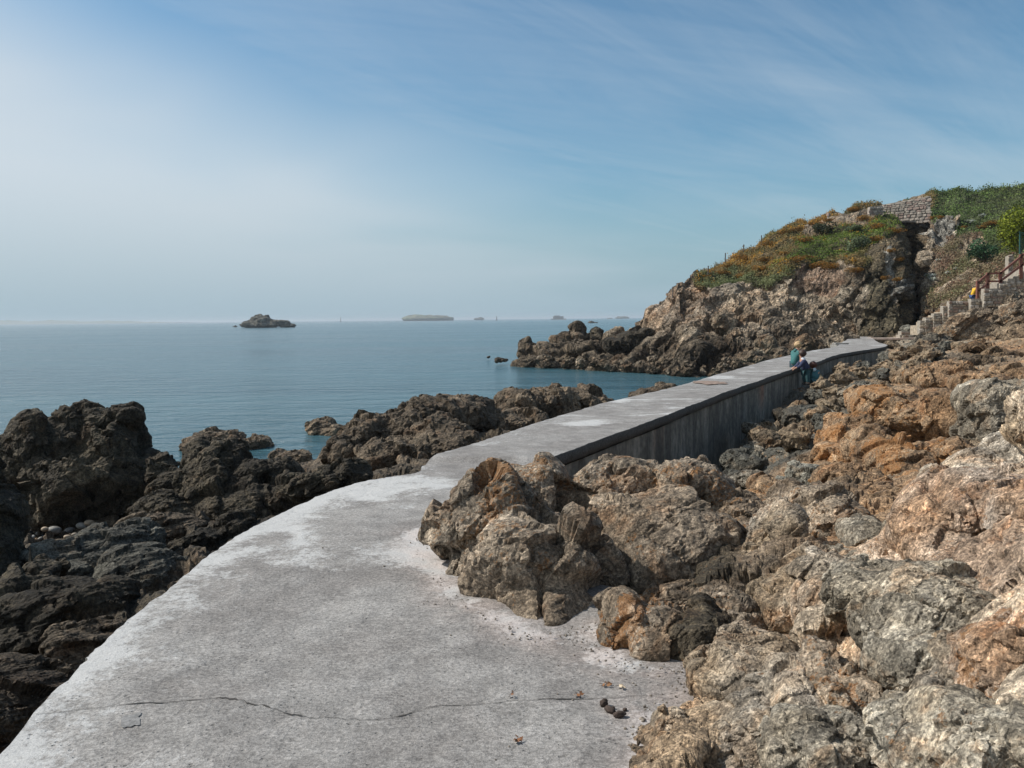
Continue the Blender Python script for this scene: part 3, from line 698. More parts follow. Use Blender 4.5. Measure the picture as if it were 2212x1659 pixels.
# ------------------------------------------------------------------ headland
cols = [
 (1114, [(792, 74), (790, 75), (789, 76), (788, 77), (787, 78), (786, 79)]),
 (1150, [(788, 72), (780, 73.5), (774, 75), (768, 76), (765, 77), (762, 79)]),
 (1200, [(790, 70), (778, 72), (766, 74), (756, 76), (750, 77), (745, 79)]),
 (1260, [(795, 68), (780, 70), (765, 72), (748, 74), (735, 76), (725, 79)]),
 (1310, [(798, 66), (782, 68), (765, 70), (748, 72), (735, 74), (728, 77)]),
 (1385, [(803, 63), (785, 64), (765, 66), (742, 68), (722, 71), (706, 75)]),
 (1420, [(808, 61), (782, 62.5), (750, 64.5), (718, 67.5), (690, 70), (666, 74)]),
 (1462, [(812, 59), (778, 61), (730, 63.5), (688, 66.5), (650, 69), (614, 72)]),
 (1530, [(815, 57), (775, 59.5), (725, 62), (672, 65.5), (630, 69), (588, 75)]),
 (1600, [(812, 57), (770, 59), (715, 62), (655, 65.5), (610, 70), (545, 78)]),
 (1700, [(800, 57), (760, 59), (705, 61.5), (640, 64.5), (590, 67), (495, 82)]),
 (1790, [(785, 58), (748, 60), (695, 62.5), (632, 65), (568, 68), (466, 86)]),
 (1850, [(770, 58), (742, 60), (692, 62), (628, 64), (560, 66.5), (449, 87)]),
 (1900, [(760, 58), (733, 60), (682, 61.5), (612, 63.5), (545, 66.5), (446, 88)]),
 (1938, [(755, 58), (722, 60), (668, 61.5), (602, 63.5), (532, 68), (441, 88)]),
 (1962, [(750, 63), (715, 70), (660, 75), (592, 79), (520, 82), (434, 88)]),
 (1985, [(742, 65), (702, 72), (652, 76), (590, 79), (520, 82), (430, 88)]),
 (2010, [(733, 57), (698, 59.5), (655, 62), (590, 67), (510, 73), (422, 86)]),
 (2060, [(725, 53), (690, 55), (650, 58), (590, 63), (520, 69), (416, 85)]),
 (2130, [(712, 50), (682, 52), (640, 55), (590, 60), (520, 67), (418, 83)]),
 (2212, [(700, 50), (672, 52), (622, 55), (560, 59), (500, 65), (413, 82)]),
 (2350, [(690, 49), (655, 51), (600, 54), (540, 58), (480, 64), (402, 80)]),
 (2600, [(690, 46), (640, 48), (580, 51), (520, 55), (460, 62), (380, 78)]),
]
SEA_ROW = -3.4
def make_cliff():
    rows = []
    for x, prof in cols:
        pts = [P(x, y, d) for y, d in prof]
        b = pts[0].copy(); b[2] = min(SEA_ROW, b[2]-1.0) if x < 1900 else b[2]-1.5; b[1] -= 0.5
        top = pts[-1]; k = 10/np.linalg.norm(top[:2]); bk = top.copy(); bk[:2] += top[:2]*k*0.5; bk2 = top.copy(); bk2[:2] += top[:2]*k*1.6
        if x < 1620: bk[2] = top[2]-2.0-(top[2]+3)*0.15; bk2[2] = SEA_ROW
        else: bk[2] = top[2]-0.4; bk2[2] = top[2]-1.5
        rows.append([b]+pts+[bk, bk2])
    G = np.array(rows)                     # columns x rows x 3
    NX, NY = 700, 310
    # vertical first, uneven spacing by row
    V = np.stack([catmull(G[i], NY) for i in range(len(G))])
    xs = np.array([c[0] for c in cols]); xq = np.interp(np.linspace(0, 1, NX), np.linspace(0, 1, len(xs)), xs)
    # spread columns evenly over the picture
    tt = np.interp(np.linspace(xs[0], xs[-1], NX), xs, np.arange(len(xs)))
    i = np.clip(tt.astype(int), 0, len(xs)-2); u = (tt-i)[:, None, None]; u = u*u*(3-2*u)*.35+u*.65
    S = V[i]*(1-u)+V[i+1]*u
    v = S.transpose(1, 0, 2).reshape(-1, 3); f = grid_faces(NY, NX)
    x0, y0 = project(v)
    rowt = np.repeat(np.linspace(0, 8, NY), NX)
    return v, f, x0, y0, rowt
def inpoly(x, y, poly):
    r = np.zeros(len(x), bool); n = len(poly)
    for k in range(n):
        xa, ya = poly[k]; xb, yb = poly[(k+1) % n]
        m = ((ya > y) != (yb > y)) & (x < (xb-xa)*(y-ya)/(yb-ya+1e-9)+xa); r ^= m
    return r
VEG = [(1500, 560), (1505, 600), (1525, 612), (1560, 618), (1600, 622), (1650, 622), (1690, 598), (1715, 575), (1760, 570), (1800, 572), (1850, 585), (1885, 560), (1900, 530), (1925, 500), (1950, 470), (1975, 462), (2010, 455), (2020, 380), (1500, 380)]
IVY = [(2010, 380), (2010, 470), (2060, 480), (2075, 500), (2120, 500), (2150, 560), (2400, 560), (2400, 300)]
SLOPE = [(2060, 490), (2030, 540), (2020, 590), (2000, 640), (2020, 660), (2090, 640), (2120, 610), (2180, 600), (2400, 520), (2300, 480), (2120, 490)]
def softpoly(v, x, y, poly, amp=14):
    n1 = fbm(v*0.45, 3, 91)*amp; n2 = fbm(v*0.45+20, 3, 92)*amp
    return inpoly(x+n1, y+n2, poly)
BARE = [[(1730, 500), (1760, 478), (1815, 470), (1810, 486), (1770, 500), (1745, 512)], [(1800, 462), (1850, 446), (1905, 450), (1900, 470), (1850, 482), (1810, 480)], [(1905, 425), (1990, 415), (2010, 440), (1995, 470), (1905, 472)], [(1640, 548), (1665, 543), (1660, 556)]]
CL = {}
def build_cliff():
    v, f, x, y, rowt = make_cliff()
    veg = softpoly(v, x, y, VEG) & (rowt > 3); ivy = softpoly(v, x, y, IVY); slope = softpoly(v, x, y, SLOPE, 20) & ~ivy
    bare = np.zeros(len(v), bool)
    for q_ in BARE: bare |= softpoly(v, x, y, q_, 7)
    veg &= ~bare; ivy &= ~bare
    soft = np.clip(veg*1.+ivy*1.+slope*.75+bare*.85, 0, 1)
    A = np.diag([1.4, 1.0, 0.65]) @ rotm('Y', -0.5) @ rotm('X', 0.15)
    amp = (1-0.8*soft)*np.clip(1-(rowt-5.2)*.4, .45, 1)
    n = normals(v, f)
    d, r1, e1 = block_noise(v, 6.0, 31, A, crack=0.05, cdepth=0.3, tilt=1.8, step=0.8, warp=.2); v = v+n*(d*0.85*amp)[:, None]
    n = normals(v, f)
    d, r2, e2 = block_noise(v, 2.4, 32, A, crack=0.07, cdepth=0.4, tilt=1.9, step=.8, warp=.2); v = v+n*(d*0.50*amp)[:, None]
    n = normals(v, f)
    d, r3, e3 = block_noise(v, 1.0, 33, A, crack=0.12, cdepth=0.5, tilt=1.9, step=1.0); v = v+n*(d*0.17*amp)[:, None]
    v = v+n*((ridged((v @ A.T)*np.array([.25, .25, .7]), 5, 37)-.1)*0.20*amp)[:, None]
    d, r4, e4 = block_noise(v, 0.42, 34, A, crack=0.3, cdepth=0.5, tilt=1.2, step=1.0); v = v+n*(d*0.12*(0.3+.7*amp))[:, None]
    v = v+n*(fbm(v*0.8, 4, 35)*0.28*(soft)+fbm(v*0.35, 3, 36)*0.5)[:, None]
    # colours: tidal dark foot, tan rock above, bare earth under the turf, soil under plants
    up = np.clip((y-700)/70, 0, 1)
    h = v[:, 2]
    wet = np.clip((0.8-h+fbm(v*0.4, 3, 71)*0.9)/1.4, 0, 1)
    base = tint(v, TAN, r1, r2, 5, 3, 0.20)
    low = tint(v, SHORE, r1, r2, 5, 4, 0.05)
    rgba = base*(1-wet[:, None])+low*wet[:, None]
    grey = tint(v, GREY, r2, r3, 4, 6, 0.05)
    gm = np.clip(fbm(v*0.28, 3, 72)*1.4, 0, 0.8)[:, None]; rgba = rgba*(1-gm)+grey*np.array([1.1, 1.05, 1.0, 1])*gm*(1-wet[:, None]*.5)+rgba*gm*wet[:, None]*.5
    # left end above the tip is pinkish and lichened
    lt = (np.clip((1600-x)/80, 0, 1)*np.clip((720-y)/30, 0, 1)*np.clip((y-560)/30, 0, 1))[:, None]
    rgba = rgba*(1-lt*.5)+tint(v, PINK, r2, r3, 3, 7, 0.55)*lt*.5
    soilm = softpoly(v, x, y, [(1720, 575), (1800, 570), (1830, 600), (1800, 640), (1730, 620), (1700, 600)], 8)
    rgba[soilm, :3] = rgba[soilm, :3]*0.3+np.array([0.33, 0.22, 0.155])*0.7
    og = softpoly(v, x, y, [(2000, 650), (2100, 640), (2150, 660), (2050, 690), (1990, 700), (1980, 670)], 12)
    rgba[og, 3] = 0.75
    # shade of the cleft put into the colour of the gully walls
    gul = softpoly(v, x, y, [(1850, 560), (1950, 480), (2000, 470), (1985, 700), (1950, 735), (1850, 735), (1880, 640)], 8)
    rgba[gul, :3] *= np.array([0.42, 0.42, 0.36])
    # two pale quartz faces by the gully
    for poly in ([(2025, 475), (2055, 472), (2062, 500), (2058, 530), (2030, 525), (2008, 515)], [(1905, 560), (1918, 555), (1930, 590), (1945, 630), (1938, 655), (1925, 640), (1912, 600)], [(2072, 500), (2085, 490), (2082, 520), (2075, 525)]):
        w = softpoly(v, x, y, poly, 5); rgba[w, :3] = np.array([0.33, 0.31, 0.27])*(0.6+.7*r3[w, None]); rgba[w, 3] = 0.15
    for m, c in ((veg, (0.105, 0.095, 0.045)), (ivy, (0.07, 0.085, 0.035)), (slope, (0.165, 0.125, 0.085))):
        q = np.clip(fbm(v*0.7, 3, 73)*.5+.5, 0, 1)
        rgba[m, :3] = np.array(c)*(0.7+0.6*q[m, None]); rgba[m, 3] = 0.12
    rocky = slope & (fbm(v*0.55, 3, 74) > 0.12); rgba[rocky, :3] = tint(v, TAN, r2, r3, 2, 8, 0.2)[rocky, :3]; rgba[rocky, 3] = 0.35
    me = new_mesh('headland', v, f, False); set_col(me, rgba)
    link('headland', me, M_CLIFF, kind='structure')
    CL.update(v=v, f=f, x=x, y=y, n=normals(v, f), veg=veg, ivy=ivy, slope=slope, rowt=rowt)
build_cliff()
def cliff_at(x, y):
    """front surface point of the headland behind a picture position"""
    px, py = project(CL['v']); m = (CL['rowt'] < 7.05)
    d = (px-x)**2+(py-y)**2+np.where(m, 0, 1e9); k = np.argsort(d)[:8]; k = k[np.argmin(CL['v'][k, 1])]
    return CL['v'][k], CL['n'][k]
CPX, CPY = project(CL['v'])

# ------------------------------------------------------------------ ground plants
def leaf_mat(name, rough=0.7, trans=0.25):
    g = nodes(name); at = g.N('ShaderNodeAttribute'); at.attribute_name = 'Tint'
    g.L(g.mix(1.0, at.outputs['Color'], g.ramp(g.noise(3.0, 3, 0.6), 0.3, 0.7, 0.75, 1.25), 'MULTIPLY'), g.b.inputs['Base Color'])
    g.b.inputs['Roughness'].default_value = rough; g.b.inputs['Specular IOR Level'].default_value = 0.2
    tr = g.N('ShaderNodeBsdfTranslucent'); g.L(at.outputs['Color'], tr.inputs[0])
    mx = g.N('ShaderNodeMixShader'); mx.inputs[0].default_value = trans
    out = g.nt.nodes['Material Output']; g.L(g.b.outputs[0], mx.inputs[1]); g.L(tr.outputs[0], mx.inputs[2]); g.L(mx.outputs[0], out.inputs[0])
    return g.m
M_LEAF = leaf_mat('leaves')
def quads(c, n, size, rs, flat=0.5):
    """small leaf faces at c, roughly facing n"""
    N = len(c); a = rs.normal(size=(N, 3))*(1-flat)+n*flat*1.5; a /= np.linalg.norm(a, axis=1, keepdims=True)+1e-9
    t = np.cross(a, rs.normal(size=(N, 3))); t /= np.linalg.norm(t, axis=1, keepdims=True)+1e-9; b = np.cross(a, t)
    s = size[:, None]*0.5; s2 = s*rs.uniform(.45, 1, (N, 1))
    v = np.stack([c-t*s, c-b*s2, c+t*s, c+b*s2], 1).reshape(-1, 3); f = np.arange(4*N).reshape(-1, 4)
    return v, f
def cover(name, mask, n, size, lift, colf, seed, label=None):
    rs = np.random.RandomState(seed); idx = np.nonzero(mask)[0]; k = rs.choice(idx, n)
    c = CL['v'][k]+rs.normal(size=(n, 3))*0.12; nn = CL['n'][k]
    hgt = np.abs(rs.normal(size=n))*lift*(0.6+1.0*np.clip(fbm(c*0.9, 3, seed), -.5, 1))
    c = c+np.array([0, 0, 1])*hgt[:, None]+nn*hgt[:, None]*0.4
    v, f = quads(c, nn, rs.uniform(.5, 1.3, n)*size, rs)
    col = colf(c, rs, CL['x'][k], CL['y'][k]); me = new_mesh(name, v, f, False)
    set_col(me, np.concatenate([np.repeat(col, 4, 0), np.ones((4*n, 1))], 1))
    return link(name, me, M_LEAF, kind='stuff', label=label)
def col_veg(c, rs, x, y):
    n = len(c); a = fbm(c*np.array([.16, .16, .4]), 4, 81); b = fbm(c*0.5, 3, 82)
    green = np.array([0.12, 0.185, 0.025]); brown = np.array([0.25, 0.175, 0.075]); dgreen = np.array([0.07, 0.10, 0.028]); orange = np.array([0.50, 0.26, 0.035]); gg = np.array([0.15, 0.185, 0.085])
    # the long green bank and the grey-green patch below it are where the photo has them
    inb = softpoly(c, x, y, [(1640, 600), (1700, 560), (1760, 515), (1850, 480), (1960, 465), (1975, 485), (1900, 525), (1850, 560), (1780, 560), (1720, 570)], 12)
    inp = softpoly(c, x, y, [(1500, 600), (1580, 580), (1640, 610), (1700, 590), (1710, 600), (1650, 630), (1560, 630)], 10)
    g = np.clip(inb*0.9+inp*0.0+np.clip(a*.8-.35, 0, .4), 0, 1)[:, None]
    col = brown*(1-g)+green*g; col = col*(1-inp[:, None]*.8)+gg*inp[:, None]*.8
    o = ((b > 0.18) & (rs.rand(n) < 0.55) & (rs.rand(n) > g[:, 0]*.85) & ~inp)[:, None]; col = np.where(o, orange*rs.uniform(.6, 1.1, (n, 1)), col)
    col = np.where((b < -.35)[:, None], col*.55+dgreen*.45, col)
    return col*rs.uniform(.82, 1.18, (n, 1))
def col_ivy(c, rs, x, y):
    n = len(c); a = fbm(c*.4, 3, 83)[:, None]
    col = np.array([0.10, 0.145, 0.042])*(1+a*.5)+np.array([.03, .02, .01])*np.clip((x[:, None]-2120)/60, 0, 1)
    return col*rs.uniform(.55, 1.5, (n, 1))
def col_slope(c, rs, x, y):
    n = len(c); a = np.clip(fbm(c*.35, 3, 84)*.9+.4, 0, 1)[:, None]
    col = np.array([.24, .165, .11])*(1-a)+np.array([.18, .17, .085])*a
    r = rs.rand(n); col = np.where((r > .93)[:, None], np.array([.2, .085, .06]), col)
    return col*rs.uniform(.6, 1.4, (n, 1))
cover('heath', CL['veg'] & (CL['rowt'] < 7.4), 120000, 0.13, 0.10, col_veg, 1)
cover('ivy_cover', CL['ivy'] & (CL['rowt'] < 7.4) & (CL['x'] < 2330), 50000, 0.15, 0.14, col_ivy, 2)
cover('slope_grass', CL['slope'] & (CL['x'] < 2330) & (fbm(CL['v']*.55, 3, 74) < .3), 26000, 0.13, 0.08, col_slope, 3)

def bush_mesh(name, w, h, n, size, cols_, seed, lobes=6):
    rs = np.random.RandomState(seed); L_ = []
    for k in range(lobes):
        L_.append((rs.uniform(-.55, .55)*w/2, rs.uniform(-.5, .5)*w/2, h*rs.uniform(.25, .62), w*rs.uniform(.2, .36), h*rs.uniform(.25, .42)))
    li = rs.randint(0, lobes, n); d = rs.normal(size=(n, 3)); d /= np.linalg.norm(d, axis=1, keepdims=True); r = rs.uniform(.55, 1.08, (n, 1))**.6
    L_ = np.array(L_)[li]; c = L_[:, :3]+d*r*np.stack([L_[:, 3], L_[:, 3], L_[:, 4]], 1); c[:, 2] = np.maximum(c[:, 2], 0.02)
    v, f = quads(c, d, rs.uniform(.6, 1.3, n)*size, rs, .55)
    ci = np.array(cols_)[rs.randint(0, len(cols_), n)]*(0.75+.35*np.clip(fbm(c*1.5/w*2, 2, seed), -1, 1))[:, None]*rs.uniform(.7, 1.3, (n, 1))
    me = new_mesh(name, v, f, False); set_col(me, np.concatenate([np.repeat(ci, 4, 0), np.ones((4*n, 1))], 1)); me.materials.append(M_LEAF)
    return me
OR = [(.42, .20, .025), (.40, .16, .025), (.24, .14, .04), (.15, .12, .04)]
gorse = [bush_mesh('gorse_foliage', 2.0, 1.0, 1500, .11, OR, 5+i) for i in range(3)]
M_TWIG = plain('twig_bark', (.10, .07, .05))
def shrub(x, y, me, s, label, cat='shrub', group=None, name='gorse_bush', sz=None, stem=True, loc=None):
    p = cliff_at(x, y)[0] if loc is None else np.array(loc)
    r = root(name, p-np.array([0, 0, .12]), label, cat, group, rz=(x*0.37) % 6.28)
    r.scale = (s, s, s*(sz or 1))
    link('foliage', me, None, r)
    if stem:
        if not hasattr(shrub, 'stem'):
            m = MB()
            for a in range(4): m.bar((0, 0, -.1), (.35*math.cos(a*1.6), .35*math.sin(a*1.6), .5), .05, n=5, w2=.02)
            shrub.stem = m.build('stem', M_TWIG, r).data
        else: link('stem', shrub.stem, None, r)
    return r
rr = random.Random(8)
for i, (x, y, s) in enumerate([(1840, 455, .9), (1790, 478, .7), (1700, 505, .9), (1720, 500, .8), (1760, 488, .8), (1580, 575, .8), (1610, 560, .9), (1560, 590, .7), (1660, 530, 1.0), (1690, 550, .6),
                      (1720, 562, .9), (1750, 555, .8), (1640, 585, .9), (1600, 600, .7), (1870, 475, .8), (1900, 490, .9), (1820, 470, .7), (1740, 520, .7), (1850, 500, .7), (1890, 515, .8), (1935, 500, .8),
                      (1650, 560, .7), (1530, 600, .6), (1770, 572, .9), (1800, 578, .8), (1850, 585, .7)]):
    shrub(x, y, gorse[i % 3], s, 'low gorse bush in orange-brown flower scattered over the grassy headland slope', 'gorse bush', 'gorse bushes scattered over the headland slope', sz=.75)
for i, (x, y) in enumerate([(1990, 462), (2010, 472), (2035, 468), (2075, 490), (1945, 560), (1938, 600), (1910, 600), (1925, 540)]):
    shrub(x, y, gorse[(i+1) % 3], .38, 'small orange gorse tuft clinging to the rock beside the dark gully', 'gorse bush', 'gorse tufts on the gully rock')
for x, y in [(2140, 483), (2165, 478), (2115, 492)]:
    shrub(x, y, gorse[0], .75, 'orange flowering gorse clump on the slope left of the bright green shrub', 'gorse bush', 'gorse clumps beside the bright green shrub', sz=.6)
dk = bush_mesh('dark_foliage', 2.2, 1.5, 1400, .15, [(.055, .07, .03), (.04, .055, .025), (.08, .085, .045)], 21)
gl = bush_mesh('grey_green_foliage', 2.2, 1.5, 1300, .17, [(.12, .15, .075), (.09, .12, .05), (.15, .18, .10)], 22)
bl = bush_mesh('blue_green_foliage', 2.4, 1.8, 1600, .17, [(.05, .12, .05), (.04, .09, .045), (.08, .15, .07)], 23)
yl = bush_mesh('bright_foliage', 3.4, 3.4, 5200, .17, [(.20, .24, .02), (.16, .20, .015), (.26, .29, .03), (.10, .13, .015)], 24, 11)
shrub(1780, 503, dk, .95, 'round dark green shrub standing alone beside pale rock high on the headland', name='dark_shrub')
shrub(1855, 535, gl, .95, 'grey-green leafy bush overhanging the cliff edge left of the gully', name='leafy_bush')
shrub(1840, 497, gl, .7, 'light green low bush in the green bank above the cliff', name='leafy_bush', sz=.6)
shrub(1545, 603, dk, .5, 'small dark green clump low on the left end of the headland turf', name='dark_shrub')
shrub(2125, 560, bl, 1.0, 'blue-green tall weedy plant clump on the brown slope above the steps', cat='plant', name='weed_clump')
shrub(1968, 455, bl, .6, 'ivy clump hanging down the face of the hilltop stone wall', cat='ivy', name='ivy_clump', sz=1.5)
p = P(2204, 540, 56); shrub(0, 0, yl, 1.0, 'large bright yellow-green shrub at the right edge above the stairs', name='bright_shrub', loc=p)

# ------------------------------------------------------------------ the big boulder beside the path
rock([(1045, 1130, 135, 130, 5.5, .50), (1175, 1235, 190, 150, 5.0, .52), (1195, 1345, 135, 85, 4.6, .40), (1325, 1085, 150, 95, 6.0, .5), (1465, 1110, 150, 125, 6.1, .55), (1385, 1215, 200, 150, 5.45, .58), (1105, 1060, 125, 62, 5.9, .45), (1010, 1230, 75, 90, 5.2, .3)],
     7, 301, OLIVE, 0.40, M_ROCK, 'boulder', 'huge fractured brown boulder with orange lichen resting on the path edge', 'boulder', cuts=16, flat=(.66, .88), grow=1.08, crag=.22, octv=4, sz=1.1, rough=0.9, stretch=(1, 1, .8), tone=1.12)
# ------------------------------------------------------------------ dark shore rocks left of the path
rock([(110, 960, 85, 75, 16.6, 1.1), (230, 960, 85, 72, 16.8, 1.1), (60, 1030, 70, 100, 16.3, 1.0), (180, 1050, 150, 90, 16.2, 1.3), (300, 1040, 70, 70, 16.6, .9), (170, 905, 60, 25, 17, .7), (265, 900, 50, 22, 17, .6)],
     7, 311, BLACK, .25, M_DARK, 'sea_rock', 'tall dark craggy rock block standing left against the sea', 'rock', k=.35, octv=4, rough=1.3, stretch=(.8, 1, 1.2), tone=1.25)
rock([(350, 1020, 30, 40, 16, .5), (365, 1060, 40, 40, 15.7, .6)], 5, 312, BLACK, .2, M_DARK, 'sea_rock', 'small dark spur leaning on the right flank of the tall craggy rock', 'rock', rough=1.2)
rock([(475, 1025, 78, 72, 13.9, .9), (450, 1095, 85, 105, 13.5, .9), (565, 1055, 90, 78, 13.9, .9), (540, 1120, 125, 90, 13.2, .9), (440, 985, 34, 34, 14.2, .5), (500, 990, 40, 32, 14.1, .5), (625, 1075, 72, 58, 13.4, .7), (400, 1130, 60, 70, 13, .6)],
     7, 313, BLACK, .15, M_DARK, 'sea_rock', 'dark pyramid shaped rock right of the tall crag, its top against the water', 'rock', k=.35, octv=4, rough=1.3, stretch=(.8, 1, 1.2), tone=1.2)
rock([(360, 1150, 85, 55, 11.6, .7), (310, 1170, 80, 50, 11.3, .7)], 6, 314, SHORE, .1, M_DARK, 'shore_rock', 'smooth grey-brown rounded rock below the dark pyramid rock', 'rock', rough=.7, octv=4)
rock([(500, 1160, 60, 60, 11.2, .6), (440, 1190, 60, 50, 10.8, .6)], 6, 315, BLACK, .1, M_DARK, 'shore_rock', 'dark rock wedged between the pyramid rock and the path edge', 'rock')
rock([(240, 1200, 110, 60, 9.8, .8), (150, 1230, 110, 60, 9.3, .8), (300, 1240, 90, 60, 9.2, .7)], 6, 316, SLATE, .1, M_DARK, 'shore_rock', 'broad slate-grey rock with a dark split below the pebbles', 'rock', octv=4, tone=.85)
rock([(330, 1110, 60, 35, 12.6, .6), (350, 1090, 40, 30, 12.9, .5)], 6, 317, BLACK, .1, M_DARK, 'shore_rock', 'low dark ledge between the tall crag and the pyramid rock', 'rock')
rock([(120, 1330, 120, 70, 7.4, .7), (40, 1290, 80, 90, 7.8, .7), (210, 1300, 80, 50, 7.6, .5)], 6, 318, BLACK, .1, M_DARK, 'shore_rock', 'dark lumpy rock in the gully at the left picture edge', 'rock', octv=4)
rock([(-30, 1120, 50, 120, 9.0, .7), (-50, 1250, 70, 120, 8.6, .8), (-60, 1040, 40, 50, 9.2, .5)], 6, 319, BLACK, .1, M_DARK, 'shore_rock', 'black rock wall cut off by the left picture edge', 'rock')
rock([(60, 1500, 150, 55, 5.4, .6, 28), (220, 1400, 130, 45, 6.2, .6, 28), (-60, 1600, 120, 70, 4.8, .6, 28)], 7, 320, SHORE, .1, M_DARK, 'shore_rock', 'long layered brown slab running along the lower left path edge', 'rock', octv=4, rough=.9, stretch=(1.6, 1, .5), tone=.8)
rock([(470, 952, 62, 22, 27.8, 1.2), (440, 962, 48, 20, 27.3, 1.1), (540, 962, 48, 17, 27.5, 1.0)], 6, 321, SHORE, .1, M_DARK, 'sea_rock', 'flat brown rock awash between the two tall dark rocks', 'rock', tone=1.3)
rock([(600, 985, 26, 12, 25.5, .6), (628, 994, 36, 18, 24.6, .8), (652, 990, 24, 16, 24.6, .6)], 5, 322, SHORE, .1, M_DARK, 'sea_rock', 'low brown rock in the water just behind the pyramid rock', 'rock', tone=1.3)
rock([(695, 922, 34, 18, 31.2, 1.2), (722, 930, 34, 13, 30.8, 1.0), (680, 920, 20, 14, 31.3, .8)], 5, 323, SHORE, .1, M_DARK, 'sea_rock', 'small brown rock awash left of the long ridge', 'rock', tone=1.3)
rock([(800, 945, 90, 42, 17.0, 1.3), (750, 975, 50, 35, 16.2, 1.0), (870, 935, 90, 45, 17.5, 1.3), (930, 905, 75, 48, 18.8, 1.4), (990, 905, 70, 44, 19.2, 1.4), (1040, 900, 45, 38, 19.8, 1.2), (860, 990, 110, 40, 15.6, 1.1), (960, 960, 110, 40, 16.5, 1.2)],
     7, 324, SHORE, .12, M_DARK, 'ridge_rock', 'long craggy brown rock ridge between the sea and the path', 'rock', k=.35, octv=4, rough=1.3, stretch=(.8, 1, 1.2), tone=1.0)
rock([(1100, 885, 60, 36, 22, 1.3), (1180, 878, 70, 36, 23.5, 1.3), (1250, 876, 60, 34, 25, 1.3), (1295, 880, 35, 26, 26, 1.0), (1120, 920, 80, 30, 20.5, 1.2)],
     7, 325, SHORE, .12, M_DARK, 'ridge_rock', 'jagged grey-brown ridge end reaching behind the path toward the cove', 'rock', k=.35, octv=4, rough=1.3, stretch=(.7, 1, 1.3), tone=1.25)
rock([(700, 1040, 50, 32, 12.4, .5), (760, 1020, 50, 28, 12.6, .5), (660, 1050, 30, 30, 12.4, .4)], 6, 326, BLACK, .1, M_DARK, 'shore_rock', 'dark jagged rock against the path bend below the ridge', 'rock', tone=1.2)
rock([(1440, 840, 28, 14, 45, 1.2), (1405, 849, 38, 12, 44, 1.1), (1382, 856, 26, 9, 43.5, 1.0)], 5, 327, SHORE, .1, M_FAR, 'sea_rock', 'brown rock hump in the cove just behind the far path edge', 'rock', tone=1.3)
